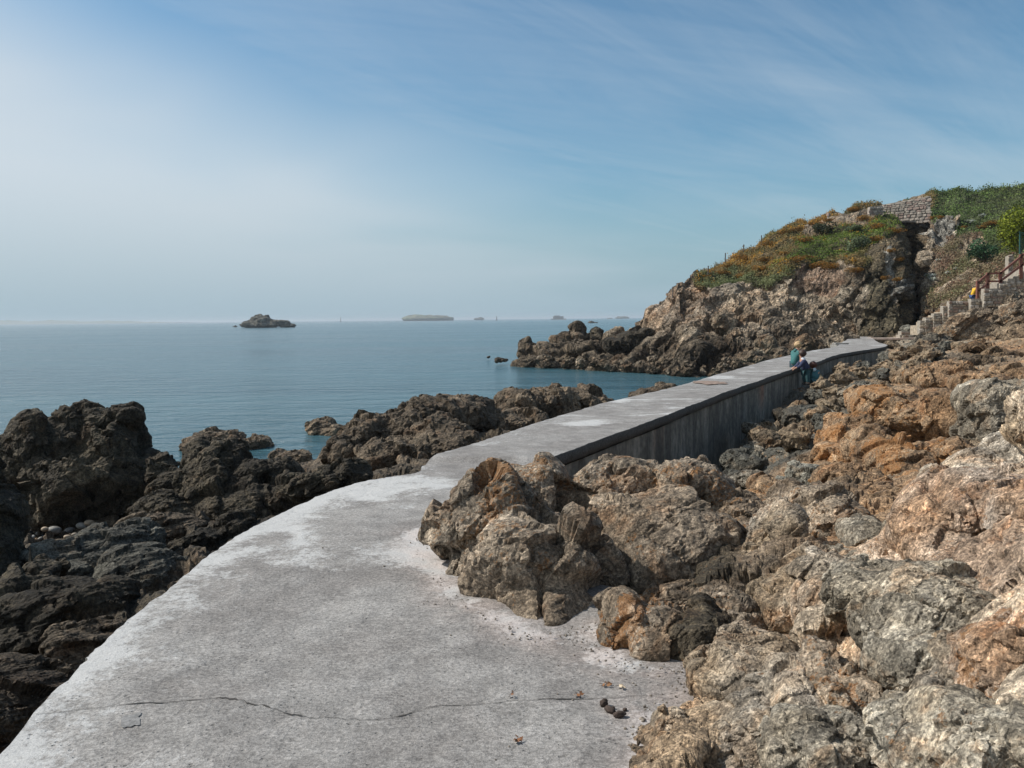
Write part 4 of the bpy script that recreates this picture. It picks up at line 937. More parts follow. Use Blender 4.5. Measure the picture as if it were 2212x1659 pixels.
# ------------------------------------------------------------------ rocks on the path side, right
R_ = [
 ([(1350, 1345, 62, 58, 4.15, .28), (1420, 1370, 70, 60, 4.05, .26)], 6, OLIVE, .55, 'squat dark rock capped with orange lichen at the path edge below the huge boulder', .95),
 ([(1490, 1385, 60, 62, 3.95, .25), (1530, 1350, 45, 50, 4.1, .25), (1460, 1420, 35, 25, 3.9, .18)], 6, BLACK, .25, 'blackish jagged rock right of the orange capped rock at the path edge', 1.5),
 ([(1470, 1290, 80, 30, 4.6, .22), (1560, 1300, 70, 42, 4.5, .26)], 6, OLIVE, .5, 'mossy olive ledge above the blackish jagged rock', 1.0),
 ([(1590, 1130, 75, 55, 5.7, .45), (1530, 1185, 95, 55, 5.3, .42), (1620, 1180, 60, 70, 5.4, .4)], 6, OLIVE, .6, 'brown lichen covered rock sloping down behind the huge boulder on its right', 1.1),
 ([(1680, 1170, 60, 75, 5.0, .35), (1640, 1240, 50, 50, 4.8, .3)], 6, PALE, .3, 'knobbly grey and white rock right of the sloping lichen rock', .62),
 ([(1790, 1140, 80, 75, 5.5, .42), (1730, 1110, 55, 55, 5.8, .35)], 6, OLIVE, .4, 'dark knobbly rock with an orange streak in the middle of the right slope', 1.3),
 ([(1412, 1545, 36, 36, 3.4, .13), (1445, 1528, 30, 22, 3.5, .11)], 5, OLIVE, .85, 'small dark rock with an orange lichen face on the path edge', .9),
 ([(1456, 1600, 44, 62, 3.05, .16), (1450, 1650, 40, 30, 2.95, .12)], 6, PALE, .15, 'pale golden upright rock in front of the small orange faced rock', .85),
 ([(1640, 1600, 100, 75, 2.95, .28), (1575, 1575, 60, 62, 3.05, .22), (1600, 1660, 70, 45, 2.85, .2)], 7, PALE, .2, 'pale tan rock mass at the bottom picture edge right of the path', .8),
 ([(1640, 1450, 100, 75, 3.35, .32), (1560, 1480, 70, 55, 3.35, .25), (1720, 1500, 80, 80, 3.1, .3)], 7, PALE, .25, 'pale granular rock with a vertical ridge rising beside the path', .8),
 ([(1780, 1470, 60, 70, 3.05, .25), (1830, 1500, 70, 60, 3.0, .25)], 6, OLIVE, .55, 'brown rock with orange lichen spots amid the pale rocks', 1.35),
 ([(1780, 1620, 90, 60, 2.65, .25), (1700, 1640, 60, 50, 2.7, .2), (1840, 1600, 50, 40, 2.7, .2)], 6, GREY, .2, 'grey undercut rock at the bottom edge below the lichen spotted rock', 1.0),
 ([(1990, 1330, 130, 75, 3.15, .4, -14), (1900, 1290, 110, 60, 3.5, .4), (1960, 1400, 90, 60, 3.0, .3), (2080, 1290, 90, 55, 3.2, .3)], 7, GREY, .15, 'large grey wedge slab with a black crack beneath on the right', 1.25),
 ([(1690, 1300, 60, 60, 4.3, .3), (1750, 1250, 70, 65, 4.4, .32), (1800, 1330, 70, 70, 3.9, .32)], 7, PALE, .2, 'upright rough pale rock in the middle of the right slope', .75),
 ([(1870, 1180, 70, 60, 5.0, .35), (1840, 1240, 50, 50, 4.6, .3)], 6, GREY, .35, 'grey knob rock left of the pink slab', 1.0),
 ([(2120, 1120, 150, 95, 4.0, .6, -14), (2020, 1170, 80, 90, 4.2, .4), (2200, 1160, 90, 130, 3.6, .4), (2090, 1210, 110, 60, 3.7, .35)], 7, PINK, .45, 'broad pinkish orange slab sloping at the right picture edge', .92),
 ([(2150, 1035, 110, 50, 4.6, .45, -16), (2060, 1060, 60, 42, 4.9, .35), (2200, 990, 50, 40, 4.7, .4)], 6, PALE, .1, 'whitish crystalline rock crest above the pink slab', 1.0),
 ([(2225, 900, 25, 80, 4.4, .3)], 5, PALE, .05, 'white rock flank cut by the right picture edge', 1.1),
 ([(2110, 1590, 150, 75, 2.25, .25), (2000, 1600, 90, 85, 2.35, .25), (2200, 1620, 80, 70, 2.1, .2)], 7, GREY, .3, 'mottled grey rock in the bottom right picture corner', 1.35),
 ([(2170, 1440, 60, 90, 2.5, .25), (2130, 1480, 40, 60, 2.5, .2), (2220, 1390, 50, 60, 2.55, .2)], 6, PINK, .6, 'rock with a flat rust-orange panel at the right edge', .95),
 ([(2060, 1440, 60, 50, 2.75, .2), (2030, 1500, 55, 35, 2.65, .18)], 6, PALE, .3, 'small tan blocks under the black crack of the grey wedge slab', .8),
 # mid distance, ochre rocks
 ([(1740, 1040, 50, 38, 8.2, .5), (1700, 1060, 40, 28, 8.0, .4)], 6, SLATE, .1, 'violet-grey barnacled rock behind the huge boulder', 1.9),
 ([(1660, 1060, 40, 32, 7.8, .4), (1640, 1085, 35, 20, 7.4, .3)], 5, OCHRE, .5, 'reddish rock left of the violet-grey barnacled rock', .9),
 ([(1850, 1060, 80, 55, 7.4, .6, 20), (1920, 1090, 80, 45, 6.9, .5, 20), (1800, 1110, 50, 45, 6.9, .5)], 7, OCHRE, .45, 'large orange-brown lichened slab in the middle of the right bank', .95),
 ([(1960, 1010, 80, 42, 8.5, .6), (2020, 1000, 70, 42, 8.6, .6), (1900, 985, 60, 50, 8.9, .6, -25), (1880, 960, 50, 50, 9.2, .5)], 7, OCHRE, .55, 'deep orange ridge of rounded rocks left of the whitish crest', .9),
 ([(2060, 990, 55, 45, 8.4, .5), (1990, 1060, 50, 40, 7.4, .5)], 6, OCHRE, .5, 'rounded golden-brown rock with dark cracks beside the deep orange ridge', .85),
 ([(1830, 930, 50, 45, 11.4, .7, -20), (1818, 962, 48, 38, 10.9, .7), (1800, 990, 50, 32, 10.3, .6)], 6, OCHRE, .75, 'pointed bright orange rock beside the rubble floor', 1.05),
 ([(1930, 890, 95, 50, 12.0, .9, 18), (1990, 930, 80, 45, 11.2, .8, 18), (1870, 870, 50, 30, 13, .7)], 7, OCHRE, .55, 'broad faceted ochre boulder behind the pointed orange rock', .95),
 ([(2040, 905, 70, 60, 11.0, .8), (2000, 870, 60, 40, 12.2, .7)], 6, OCHRE, .45, 'brown and ochre block right of the broad faceted boulder', .85),
 ([(2150, 880, 65, 60, 10.2, .8), (2120, 920, 50, 50, 10.0, .6), (2200, 860, 40, 45, 10.8, .7)], 7, GREY, .2, 'big grey rounded rock with a shadowed overhang near the right edge', .85),
 ([(2040, 805, 65, 28, 16.5, 1.0), (2000, 820, 50, 26, 16.3, .8), (2090, 830, 40, 24, 15.5, .8)], 6, OCHRE, .45, 'mustard yellow lichened hump on the far right bank', .8),
 ([(2140, 830, 60, 22, 15, .9, 15), (2200, 815, 50, 24, 15.5, .9, 15)], 6, OCHRE, .35, 'grey and orange flat rock right of the mustard hump', .8),
]
for i, (e, sub, pal, li, lab, tn) in enumerate(R_):
    near = e[0][4] < 7
    rock(e, sub, 400+i*5, pal, li, M_PALE if (pal in (PALE, PINK, GREY) and near) else M_ROCK, 'boulder', lab, 'boulder', octv=4 if near or sub > 6 else 3, rough=.85 if near else .95, cuts=15 if near else 12, flat=(.64, .90), grow=1.14 if near and sub > 5 else 1.0, k=.14, stretch=(1, 1.1, .7), dip=(.5, .5), tone=tn)

# loose boulders on the floor between wall and bank
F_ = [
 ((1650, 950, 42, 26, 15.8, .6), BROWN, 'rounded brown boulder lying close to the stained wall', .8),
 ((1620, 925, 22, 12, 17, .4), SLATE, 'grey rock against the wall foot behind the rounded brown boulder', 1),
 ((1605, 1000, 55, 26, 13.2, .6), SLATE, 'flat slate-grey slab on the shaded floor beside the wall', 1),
 ((1680, 985, 34, 18, 13.4, .5), SLATE, 'grey boulder right of the flat slate slab', 1.2),
 ((1590, 1035, 32, 20, 11.8, .4), SLATE, 'dark wedge stone just behind the huge boulder', 1.),
 ((1625, 1035, 45, 16, 11.2, .4), GREY, 'pale flat stone peeping out behind the huge boulder', 1.),
 ((1730, 950, 36, 12, 14.2, .5), GREY, 'light grey flaky slab in the rubble floor', .9),
 ((1760, 975, 25, 12, 13, .35), BROWN, 'small tan rock before the pointed orange rock', 1.1),
 ((1745, 905, 55, 26, 18, .8), SLATE, 'blue-grey rounded outcrop in the rubble floor', 1.),
 ((1790, 925, 40, 18, 16, .6), SLATE, 'dark outcrop shoulder left of the pointed orange rock', .9),
 ((1700, 900, 30, 16, 18.5, .6), BLACK, 'blackish rock at the wall foot', 1.),
 ((1765, 862, 22, 9, 23, .4), BROWN, 'brown rock right below the seated family', 1.),
 ((1792, 866, 14, 12, 22.6, .4), BROWN, 'round brown stone right of the family', 1.2),
 ((1735, 882, 30, 9, 21, .5), BROWN, 'flat rubble rock below the family', 1.),
 ((1842, 860, 30, 10, 22.5, .5), BROWN, 'low brown rock before the ochre bank', 1.),
 ((1866, 803, 26, 20, 30.5, .7, -35), SLATE, 'slanting pointed slab rock beside the wall right of the family', 1.2),
 ((1835, 822, 22, 16, 29, .6), SLATE, 'blocky dark rock left of the slanting slab', 1.),
 ((1912, 797, 22, 9, 33, .6), SLATE, 'flat topped dark boulder right of the slanting slab', 1.1),
 ((1900, 838, 40, 6, 26, .7), GREY, 'thin light slab lying flat in the rubble', 1.1),
 ((1960, 805, 32, 10, 29, .8), GREY, 'broad pale grey slab right of the dark boulders', .9),
 ((1945, 775, 22, 11, 37, .7), SLATE, 'grey rock against the far wall corner', 1.2),
 ((1985, 768, 32, 15, 38, 1.0), BROWN, 'brown hump behind the far wall corner', .9),
 ((1890, 820, 16, 7, 29, .4), GREY, 'small pale stone among the dark boulders', .9),
 ((1925, 745, 16, 9, 47, .7), BROWN, 'small brown rock beside the path end', 1.1),
]
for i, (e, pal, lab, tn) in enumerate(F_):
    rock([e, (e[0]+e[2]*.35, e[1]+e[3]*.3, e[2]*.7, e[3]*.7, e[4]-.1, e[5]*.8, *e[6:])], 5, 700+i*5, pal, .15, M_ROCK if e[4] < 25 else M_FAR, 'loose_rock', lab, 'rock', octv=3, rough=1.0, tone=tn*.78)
# small rubble stones on the same floor
rr = random.Random(12)
rub = []
for k in range(4):
    rub.append(rock([((0, 0, 0), (.5, .38, .28)), ((.15, .1, .02), (.35, .3, .22))], 3, 900+k, (SLATE, BROWN, GREY, BROWN)[k], .1, M_ROCK, 'rubble_stone', world=True, octv=2, rough=1.6))
first = [True]*4
def tps_ground(x, y):
    d = (T_R[1][:, 0]-x)**2+(T_R[1][:, 1]-y)**2; return T_R[1][np.argmin(d), 2]
for i in range(90):
    t = rr.uniform(12, 36); j = np.argmin(abs(Rc[:, 1]-t)); off = rr.uniform(.5, 1.0+t*.11)
    X, Y = Rc[j][0]+off, Rc[j][1]; k = rr.randrange(4)
    o = rub[k] if first[k] else rub[k].copy()
    if not first[k]: COL.objects.link(o)
    first[k] = False
    s = rr.uniform(.25, .75)*(0.7+t/40); o.scale = (s*rr.uniform(.8, 1.3), s, s*rr.uniform(.7, 1.2)); o.rotation_euler = (rr.uniform(-.4, .4), rr.uniform(-.4, .4), rr.uniform(0, 6.28))
    o.location = (X, Y, tps_ground(X, Y)-0.06)
    o['label'] = 'small angular stone in the rubble between wall and orange bank'; o['category'] = 'stone'; o['group'] = 'rubble stones on the floor beside the wall'

# far right outcrops under the stairs
O_ = [
 ((2110, 706, 60, 38, 44, 1.8), TAN, 'cracked tan outcrop holding up the stairs', .8),
 ((2200, 674, 50, 24, 43, 1.8), TAN, 'overhanging brown ledge below the railing at the right edge', .75),
 ((2190, 722, 45, 22, 40, 1.4, -30), BROWN, 'tilted orange-brown block under the dark overhang', 1.2),
 ((2050, 730, 50, 26, 44.5, 1.6), BROWN, 'jointed brown outcrop left of the tan outcrop', .9),
 ((2080, 755, 60, 18, 37, 1.6), BROWN, 'flat brown ledge below the cracked tan outcrop', 1.),
 ((2010, 745, 36, 20, 43, 1.4), GREY, 'grey-brown outcrop behind the far wall corner', .7),
 ((2170, 775, 60, 18, 29, 1.5, 15), OCHRE, 'long layered ochre ledge near the right edge', .7),
 ((2110, 785, 50, 13, 27, 1.2, 12), BROWN, 'brown sloping ledge above the mustard hump', 1.),
]
for i, (e, pal, lab, tn) in enumerate(O_):
    rock([e, (e[0]-e[2]*.4, e[1]+e[3]*.3, e[2]*.7, e[3]*.8, e[4]-.3, e[5]*.8, *e[6:])], 6, 1000+i*5, pal, .35, M_FAR, 'outcrop', lab, 'rock outcrop', octv=4, rough=1.2, sz=e[5]*2.2, tone=tn, stretch=(1.3, 1, .6))

# ------------------------------------------------------------------ headland tip
T_ = [
 ([(1135, 745, 16, 20, 75, 1.2), (1150, 757, 16, 14, 74.5, 1.2), (1128, 762, 14, 12, 74.5, 1)], SHORE, 'spiky rock pinnacle at the outer tip of the headland', 1.15),
 ([(1247, 712, 22, 24, 76, 1.8), (1235, 735, 40, 22, 75.5, 1.8), (1215, 742, 32, 18, 75, 1.5)], SHORE, 'tallest rounded rock of the headland tip with a pale ochre crown', 1.35),
 ([(1290, 718, 17, 11, 76, 1.2), (1285, 730, 22, 12, 75, 1.2)], BLACK, 'dark leaning rock right of the tallest tip rock', 1.5),
 ([(1180, 755, 34, 16, 74, 1.6), (1195, 765, 40, 14, 73, 1.4)], SHORE, 'low brown shoulder between pinnacle and tallest tip rock', 1.1),
 ([(1365, 728, 50, 18, 70, 2.2, -12), (1340, 745, 50, 16, 69, 2)], BLACK, 'dark sloping ledge joining the tip to the cliff', 1.35),
 ([(1262, 752, 50, 18, 71.5, 2)], SHORE, 'jointed slab face below the tallest tip rock', 1.15),
]
for i, (e, pal, lab, tn) in enumerate(T_):
    rock(e, 6, 1100+i*5, pal, .15, M_FAR, 'tip_rock', lab, 'rock', octv=4, rough=.95, k=.15, stretch=(.8, 1, 1.4), tone=tn)
B_ = [((1655, 742, 24, 22, 56.5, 1.0), PALE, 'big pale upright boulder leaning on the dark cliff foot', .62),
      ((1560, 690, 30, 20, 63, 1.6), TAN, 'light brown buttress in the middle of the cliff', .9),
      ((1740, 750, 35, 24, 57, 1.5), BROWN, 'rusty brown cliff foot rock behind the seated woman', .9),
      ((1690, 765, 26, 14, 52, 1.2), SHORE, 'grey angular boulder just left of the woman, behind the path', 1.3),
      ((1620, 770, 26, 11, 54, 1.1), SHORE, 'flat brown boulder behind the far path left of the angular boulder', 1.3),
      ((1815, 738, 36, 16, 56, 1.4), TAN, 'tan knob rock beside the concrete step block', .8)]
for i, (e, pal, lab, tn) in enumerate(B_):
    rock([e, (e[0]+e[2]*.3, e[1]+e[3]*.35, e[2]*.8, e[3]*.7, e[4], e[5])], 6, 1200+i*5, pal, .25, M_FAR, 'cliff_boulder', lab, 'boulder', octv=4, rough=1.2, tone=tn)
rr = random.Random(31)
wl_ = [(1095, 782), (1130, 786), (1180, 789), (1240, 789), (1290, 791), (1330, 795), (1380, 797), (1420, 803), (1470, 810), (1540, 808), (1600, 792)]
for i in range(64):
    x = rr.uniform(1122, 1640); yb = np.interp(x, [p[0] for p in wl_], [p[1] for p in wl_])-abs(rr.gauss(0, 11)); w = rr.uniform(6, 17)
    d = cliff_at(x, yb)[0][1]-.5
    rock([(x, yb, w, w*rr.uniform(.5, .8), d, w*d/FD*.9, rr.uniform(-30, 30))], 4 if w > 12 else 3, 1300+i*3, (SHORE, SHORE, BROWN, TAN)[i % 4], .1, M_FAR, 'shore_boulder', 'brown angular boulder heaped at the waterline under the cliff', 'boulder', 'boulders heaped along the cove waterline', octv=3, rough=1.7, tone=(1.15, 1.4, .8, .6)[i % 4])
rock([(1078, 778, 13, 5, 76, .9), (1092, 778, 7, 4, 76, .6)], 4, 1501, SHORE, .1, M_FAR, 'sea_rock', 'little pair of rocks awash off the headland tip', 'rock', rough=1.3)
rock([(1055, 771, 5, 2.2, 86, .5)], 3, 1502, SHORE, .1, M_FAR, 'sea_rock', 'tiny rock in the water left of the headland tip', 'rock', rough=1.3)
# foam at the tip
fm = plain('foam', (.75, .78, .8), .6, .1, 3)
m = MB()
for k in range(9):
    q = PZ(1112+k*5.5, 785.5+rr.uniform(-1, 1), SEA); m.v.append(q+np.array([[-.3, -.6, .03], [.3, -.5, .03], [.28, .6, .05], [-.3, .5, .04]])*rr.uniform(.5, 1)); m.f.append([m.n, m.n+1, m.n+2, m.n+3]); m.n += 4
m.build('sea_foam', fm, kind='stuff')

# ------------------------------------------------------------------ distant islets
HY = lambda x: 700-x*0.01007
def sea_d(x, y): return PZ(x, y, SEA)[1]
def islet(name, label, cat, d, lumps, pal, sub=6, tn=1.0, rough=1.3, mat=None, octv=4):
    return rock([(x, y, rx, ry, d+dd*d/900, rd*d/900) for x, y, rx, ry, dd, rd in lumps], sub, int(d) % 997, pal, .1, mat or M_FARR, name, label, cat, octv=octv, rough=rough, tone=tn, k=.15)
M_FARR = rock_mat('islet_rock', 60.0, grain=.7, speck=.6, bumpd=.02)
islet('islet', 'dark craggy islet with a pale blocky summit, left on the horizon', 'islet', 560,
      [(565, 692, 24, 12, 0, 12), (558, 700, 42, 9, 0, 14), (600, 699, 28, 8, 0, 12), (572, 703, 68, 5, 0, 14), (625, 703, 20, 3.5, 0, 9), (508, 704.6, 9, 1.6, 0, 5)], SLATE, 7, 1.3, 1.0)
islet('far_island', 'low hazy green island with a pale beach on the horizon', 'island', 3300, [(920, 688, 60, 5.2, 0, 60), (900, 686, 30, 3.8, 0, 40), (955, 689, 28, 4.2, 0, 40)], [(.10, .12, .06), (.16, .15, .10), (.3, .28, .22)], 6, 1, .6)
islet('far_rock', 'tiny hazy rock between the green island and the second beacon', 'rock', 3600, [(1035, 689.5, 12, 2.2, 0, 20), (1037, 688, 5, 2, 0, 10)], SLATE, 4)
islet('near_skerry', 'long flat dark rock between tip and cliff just below the horizon', 'rock', 700, [(1280, 697.5, 16, 3.0, 0, 6), (1278, 695.5, 6, 3.0, 0, 4)], SLATE, 5, 1.2)
islet('far_reef', 'flat hazy reef on the horizon left of the cliff', 'rock', 3900, [(1345, 687, 17, 2.2, 0, 20), (1336, 686, 5, 2, 0, 10), (1355, 686, 6, 2, 0, 10)], SLATE, 4)
islet('far_reef', 'lowest faint reef right of the fort rock on the horizon', 'rock', 3900, [(1318, 688, 7, 1.2, 0, 12)], SLATE, 3)
fr = plain('hazy_masonry', (.22, .19, .17), .9)
m = MB(); d = 3000; q = P(1206, 684, d); u = d/FD
r = root('sea_fort', (q[0], q[1], SEA), 'small hazy fort on its rock on the horizon above the tip', 'fort')
m.box((0, 0, 4.2*u), (22*u, 14*u, 6*u)); m.build('wall', fr, r); m = MB(); m.box((-3*u, 0, 7.9*u), (11*u, 10*u, 1.6*u)); m.build('tower', fr, r); m = MB(); m.box((0, 0, 1*u), (32*u, 20*u, 2*u), j=.1); m.build('rock_base', fr, r)
bk = plain('beacon_paint', (.08, .07, .07), .8)
for x, top, d, lab in ((736, 684, 2200, 'thin dark beacon pole right of the craggy islet'), (1073, 682, 2000, 'stouter dark beacon tower near the middle of the horizon')):
    q = P(x, HY(x), d); r = root('beacon', (q[0], q[1], SEA), lab, 'beacon'); u = d/FD; w = 1.6*u if x > 1000 else 1.0*u
    m = MB(); m.bar((0, 0, 0), (0, 0, (HY(x)-top)*u*.75+2), w*1.5, n=8, w2=w*.7); m.build('tower', bk, r)
    m = MB(); m.bar((0, 0, (HY(x)-top)*u*.75+2), (0, 0, (HY(x)-top)*u+4), w*.9, n=8, w2=w*.5); m.build('topmark', bk, r)
# far low coast at left
def coast():
    d = 6500; n = 160; v = []; rs = np.random.RandomState(4); xs_ = np.linspace(-60, 360, n)
    hh = 10.5*np.clip(1-(xs_/330)**2, 0.0, 1)*(.75+.35*fbm(np.stack([xs_*.03, xs_*0, xs_*0], 1), 4, 5))+fbm(np.stack([xs_*.3, xs_*0, xs_*0], 1), 3, 6)*.5
    for x, h in zip(xs_, hh):
        h = max(h, .4); b = P(x, HY(x), d); k = d/FD
        v += [[b[0], d, SEA-1], [b[0], d+40, SEA+h*k*.45+2], [b[0], d+300, SEA+h*k+3], [b[0], d+900, SEA-1]]
    me = new_mesh('far_coast', v, grid_faces(n, 4)[:, ::-1]); set_col(me, np.concatenate([np.tile([.10, .115, .07], (n*4, 1))*(1+.6*rs.rand(n*4, 1)), np.full((n*4, 1), .05)], 1))
    link('far_coast', me, M_FARR, kind='structure')
coast()

# ------------------------------------------------------------------ masonry: stairs and hilltop wall
M_MORTAR = plain('pale_mortar', (.29, .255, .21), .9, .2, 6, bump=.01)
M_STONES = [plain('wall_stone', c, .85, .35, 7, bump=.02) for c in ((.27, .23, .18), (.20, .18, .15), (.33, .27, .20), (.24, .17, .13), (.38, .34, .29))]
_sm = []
def stone_mesh(k):
    while len(_sm) <= 9:
        rs = np.random.RandomState(40+len(_sm)); v, f = ico(2); v = v.copy(); v = np.sign(v)*np.abs(v)**.45; v *= 0.5/np.abs(v).max(0); v += rs.normal(size=v.shape)*.025
        _sm.append(new_mesh('stone', v, f, False))
    return _sm[k]
def stones(parent, a, b, h0, h1, th, row, rs, matset=M_STONES, out=.03, name='stone'):
    """stones laid in courses on the camera side of a wall from a to b (feet), local to parent"""
    a = np.array(a); b = np.array(b); L_ = np.linalg.norm(b[:2]-a[:2]); ang = math.atan2(b[1]-a[1], b[0]-a[0]); nrm = np.array([math.sin(ang), -math.cos(ang), 0])
    z = 0; c = 0
    H = max(h0, h1); z0 = min(a[2], b[2])
    while z < H:
        hh = row*rs.uniform(.65, 1.35); s = rs.uniform(0, .2)*row-.1
        while s < L_:
            w = row*rs.uniform(.8, 2.7); t = (s+w/2)/L_
            top = (a[2]+h0)*(1-t)+(b[2]+h1)*t; bot = a[2]*(1-t)+b[2]*t
            zc = z0+z+hh/2
            if 0 < t < 1 and zc+hh*.3 < top and zc > bot:
                p = a+(b-a)*t; me = stone_mesh(rs.randint(0, 5)+0)
                o = bpy.data.objects.new(name, me); COL.objects.link(o); o.parent = parent
                if not me.materials: me.materials.append(matset[0])
                o.material_slots[0].link = 'OBJECT'; o.material_slots[0].material = matset[rs.randint(0, len(matset))]
                o.location = (p[0]+nrm[0]*out, p[1]+nrm[1]*out, zc); o.rotation_euler = (0, rs.uniform(-.09, .09), ang+rs.uniform(-.05, .05)); o.scale = (w*rs.uniform(.78, .95), th*rs.uniform(.7, 1.3), hh*rs.uniform(.7, .95)); o.location[2] += rs.uniform(-.12, .12)*hh
            s += w
        z += hh
def masonry(name, label, cat, a, b, h0, h1, th, row, seed, parent=None, org=None):
    """wall between two foot points with mortar core and stones"""
    a = np.array(a, float); b = np.array(b, float); r = parent
    if r is None: org = (a+b)/2; org[2] = min(a[2], b[2]); r = root(name, org, label, cat)
    a_, b_ = a-org, b-org; ang = math.atan2(b[1]-a[1], b[0]-a[0]); n = np.array([-math.sin(ang), math.cos(ang), 0])*th
    v = [a_, b_, b_+n, a_+n, a_+[0, 0, h0], b_+[0, 0, h1], b_+n+[0, 0, h1], a_+n+[0, 0, h0]]
    m = MB(); m.add(v, [[0, 3, 2, 1], [4, 5, 6, 7], [0, 1, 5, 4], [1, 2, 6, 5], [2, 3, 7, 6], [3, 0, 4, 7]]); m.build('mortar_core', M_MORTAR, r)
    stones(r, a_, b_, h0, h1, .12, row, np.random.RandomState(seed))
    return r, org
# hilltop wall
M_OLDST = [plain('old_wall_stone', c, .9, .35, 5, bump=.02) for c in ((.30, .26, .22), (.24, .21, .18), (.36, .31, .26), (.27, .20, .17))]
dw = min(cliff_at(1925, 462)[0][1], cliff_at(1990, 455)[0][1])-.5; a = P(1909, 466, dw+.9); b = P(2009, 466, dw-2.0); u = dw/FD
r = root('stone_wall', (a+b)/2, 'old pale stone wall with sloping top on the crest beside the ivy', 'wall')
org = (a+b)/2; a_, b_ = a-org, b-org
m = MB(); n = np.array([0, .45, 0]); a_[2] -= .6; b_[2] -= .6; h0, h1 = 24*u+.6, 40.5*u+.6
m.add([a_, b_, b_+n, a_+n, a_+[0, 0, h0], b_+[0, 0, h1], b_+n+[0, 0, h1], a_+n+[0, 0, h0]], [[0, 3, 2, 1], [4, 5, 6, 7], [0, 1, 5, 4], [1, 2, 6, 5], [2, 3, 7, 6], [3, 0, 4, 7]])
m.build('mortar_core', plain('old_mortar', (.26, .23, .20), .95, .3, 3), r); stones(r, a_, b_, h0, h1, .14, .24, np.random.RandomState(3), M_OLDST)
a = P(1878, 462, dw); b = P(1907, 464, dw); org = (a+b)/2
r = root('stone_wall', org, 'low tumbled wall remnant left of the crest wall', 'wall'); a_, b_ = a-org, b-org
m = MB(); m.add([a_, b_, b_+n, a_+n, a_+[0, 0, .65], b_+[0, 0, .85], b_+n+[0, 0, .85], a_+n+[0, 0, .65]], [[0, 3, 2, 1], [4, 5, 6, 7], [0, 1, 5, 4], [1, 2, 6, 5], [2, 3, 7, 6], [3, 0, 4, 7]])
m.build('mortar_core', M_OLDST[0], r); stones(r, a_, b_, .65, .85, .14, .24, np.random.RandomState(5), M_OLDST)

# stairs: stepped parapet rising to the landing, then an upper flight
st_r = None; rs = np.random.RandomState(9)
steps = [(1988, 2000, 693), (2000, 2018, 686), (2018, 2038, 677), (2038, 2052, 661), (2052, 2098, 650.5), (2098, 2127, 645.5), (2127, 2162, 623.5)]
so = P(2075, 680, 50.5); st_r = root('stone_staircase', so, 'pale mortared stone staircase with stepped parapet climbing right to the railing', 'stairs')
for i, (x0, x1, yt) in enumerate(steps):
    d = np.interp((x0+x1)/2, [1988, 2162], [51.5, 49.5]); h = [.8, .9, 1.0, 1.1, 1.0, .9, 1.1][i]
    a = P(x0, yt, d); b = P(x1, yt-.6, d-.05); a[2] -= h; b[2] -= h
    a_, b_ = a-so, b-so; n = np.array([0, .38, 0])
    m = MB(); m.add([a_, b_, b_+n, a_+n, a_+[0, 0, h], b_+[0, 0, h], b_+n+[0, 0, h], a_+n+[0, 0, h]], [[0, 3, 2, 1], [4, 5, 6, 7], [0, 1, 5, 4], [1, 2, 6, 5], [2, 3, 7, 6], [3, 0, 4, 7]])
    m.build('parapet', M_MORTAR, st_r); stones(st_r, a_, b_, h, h, .12, .16, rs)
for k in range(11):        # treads behind the parapet
    x = np.interp(k, [0, 10], [1990, 2120]); yt = np.interp(x, [1990, 2052, 2120], [703, 668, 655]); p = P(x, yt, 52)-so
    m = MB(); m.box(p+[0, .4, -.3], (.45, 1.1, .6)); m.build('tread', M_STONES[2], st_r)
for k in range(9):         # upper flight
    x = np.interp(k, [0, 8], [2158, 2236]); yt = np.interp(k, [0, 8], [612, 572]); p = P(x, yt, 50.2+k*.1)-so; h = .9
    m = MB(); m.box(p+[.12, .5, -h/2], (.34, 1.4, h), j=.02); m.build('tread', M_MORTAR, st_r)
    stones(st_r, p+[-.05, -.2, -h], p+[.29, -.2, -h], h, h, .12, .15, rs)
# railing
M_RAIL = plain('red_brown_wood', (.165, .060, .040), .7, .25, 9)
ro = P(2111, 642, 50.3); rl = root('handrail', ro, 'reddish brown timber handrail with four posts along the upper stairs', 'railing')
def rp(x, y, d=50.3): return P(x, y, d)-ro
for x, y0_, y1_ in ((2111.6, 607, 645), (2133.5, 588.5, 626), (2161, 587.5, 624), (2205.5, 549, 602), (2262, 512, 565)):
    m = MB(); m.bar(rp(x, y1_), rp(x, y0_), .15); m.build('post', M_RAIL, rl)
for q in ([(2111.6, 611), (2133.5, 592)], [(2133.5, 591), (2161, 590)], [(2161, 590), (2205.5, 554)], [(2205.5, 553), (2262, 516)], [(2112, 629), (2133.5, 613)], [(2133.5, 608), (2161, 607.5)], [(2161, 607), (2205.5, 574)], [(2205.5, 573), (2262, 538)]):
    m = MB(); m.bar(rp(*q[0])+[0, -.02, 0], rp(*q[1])+[0, -.02, 0], .11); m.build('rail', M_RAIL, rl)
# green mesh fence at the right edge
M_GREEN = plain('green_metal', (.02, .085, .07), .5, .1)
go = P(2203, 552, 55); gf = root('green_fence', go, 'dark green wire mesh fence panel under the bright shrub at the right edge', 'fence')
for x in (2203, 2255): m = MB(); m.bar(P(x, 552, 55)-go, P(x, 500, 55)-go, .09, n=8); m.build('post', M_GREEN, gf)
for y in (503, 550): m = MB(); m.bar(P(2203, y, 55)-go, P(2255, y, 55)-go, .05, n=6); m.build('rail', M_GREEN, gf)
m = MB()
for k in range(1, 16): m.bar(P(2203+k*3.3, 550, 55)-go, P(2203+k*3.3, 503, 55)-go, .018)
for k in range(1, 12): m.bar(P(2203, 503+k*4, 55)-go, P(2255, 503+k*4, 55)-go, .014)
m.build('wire_mesh', M_GREEN, gf, kind='stuff')
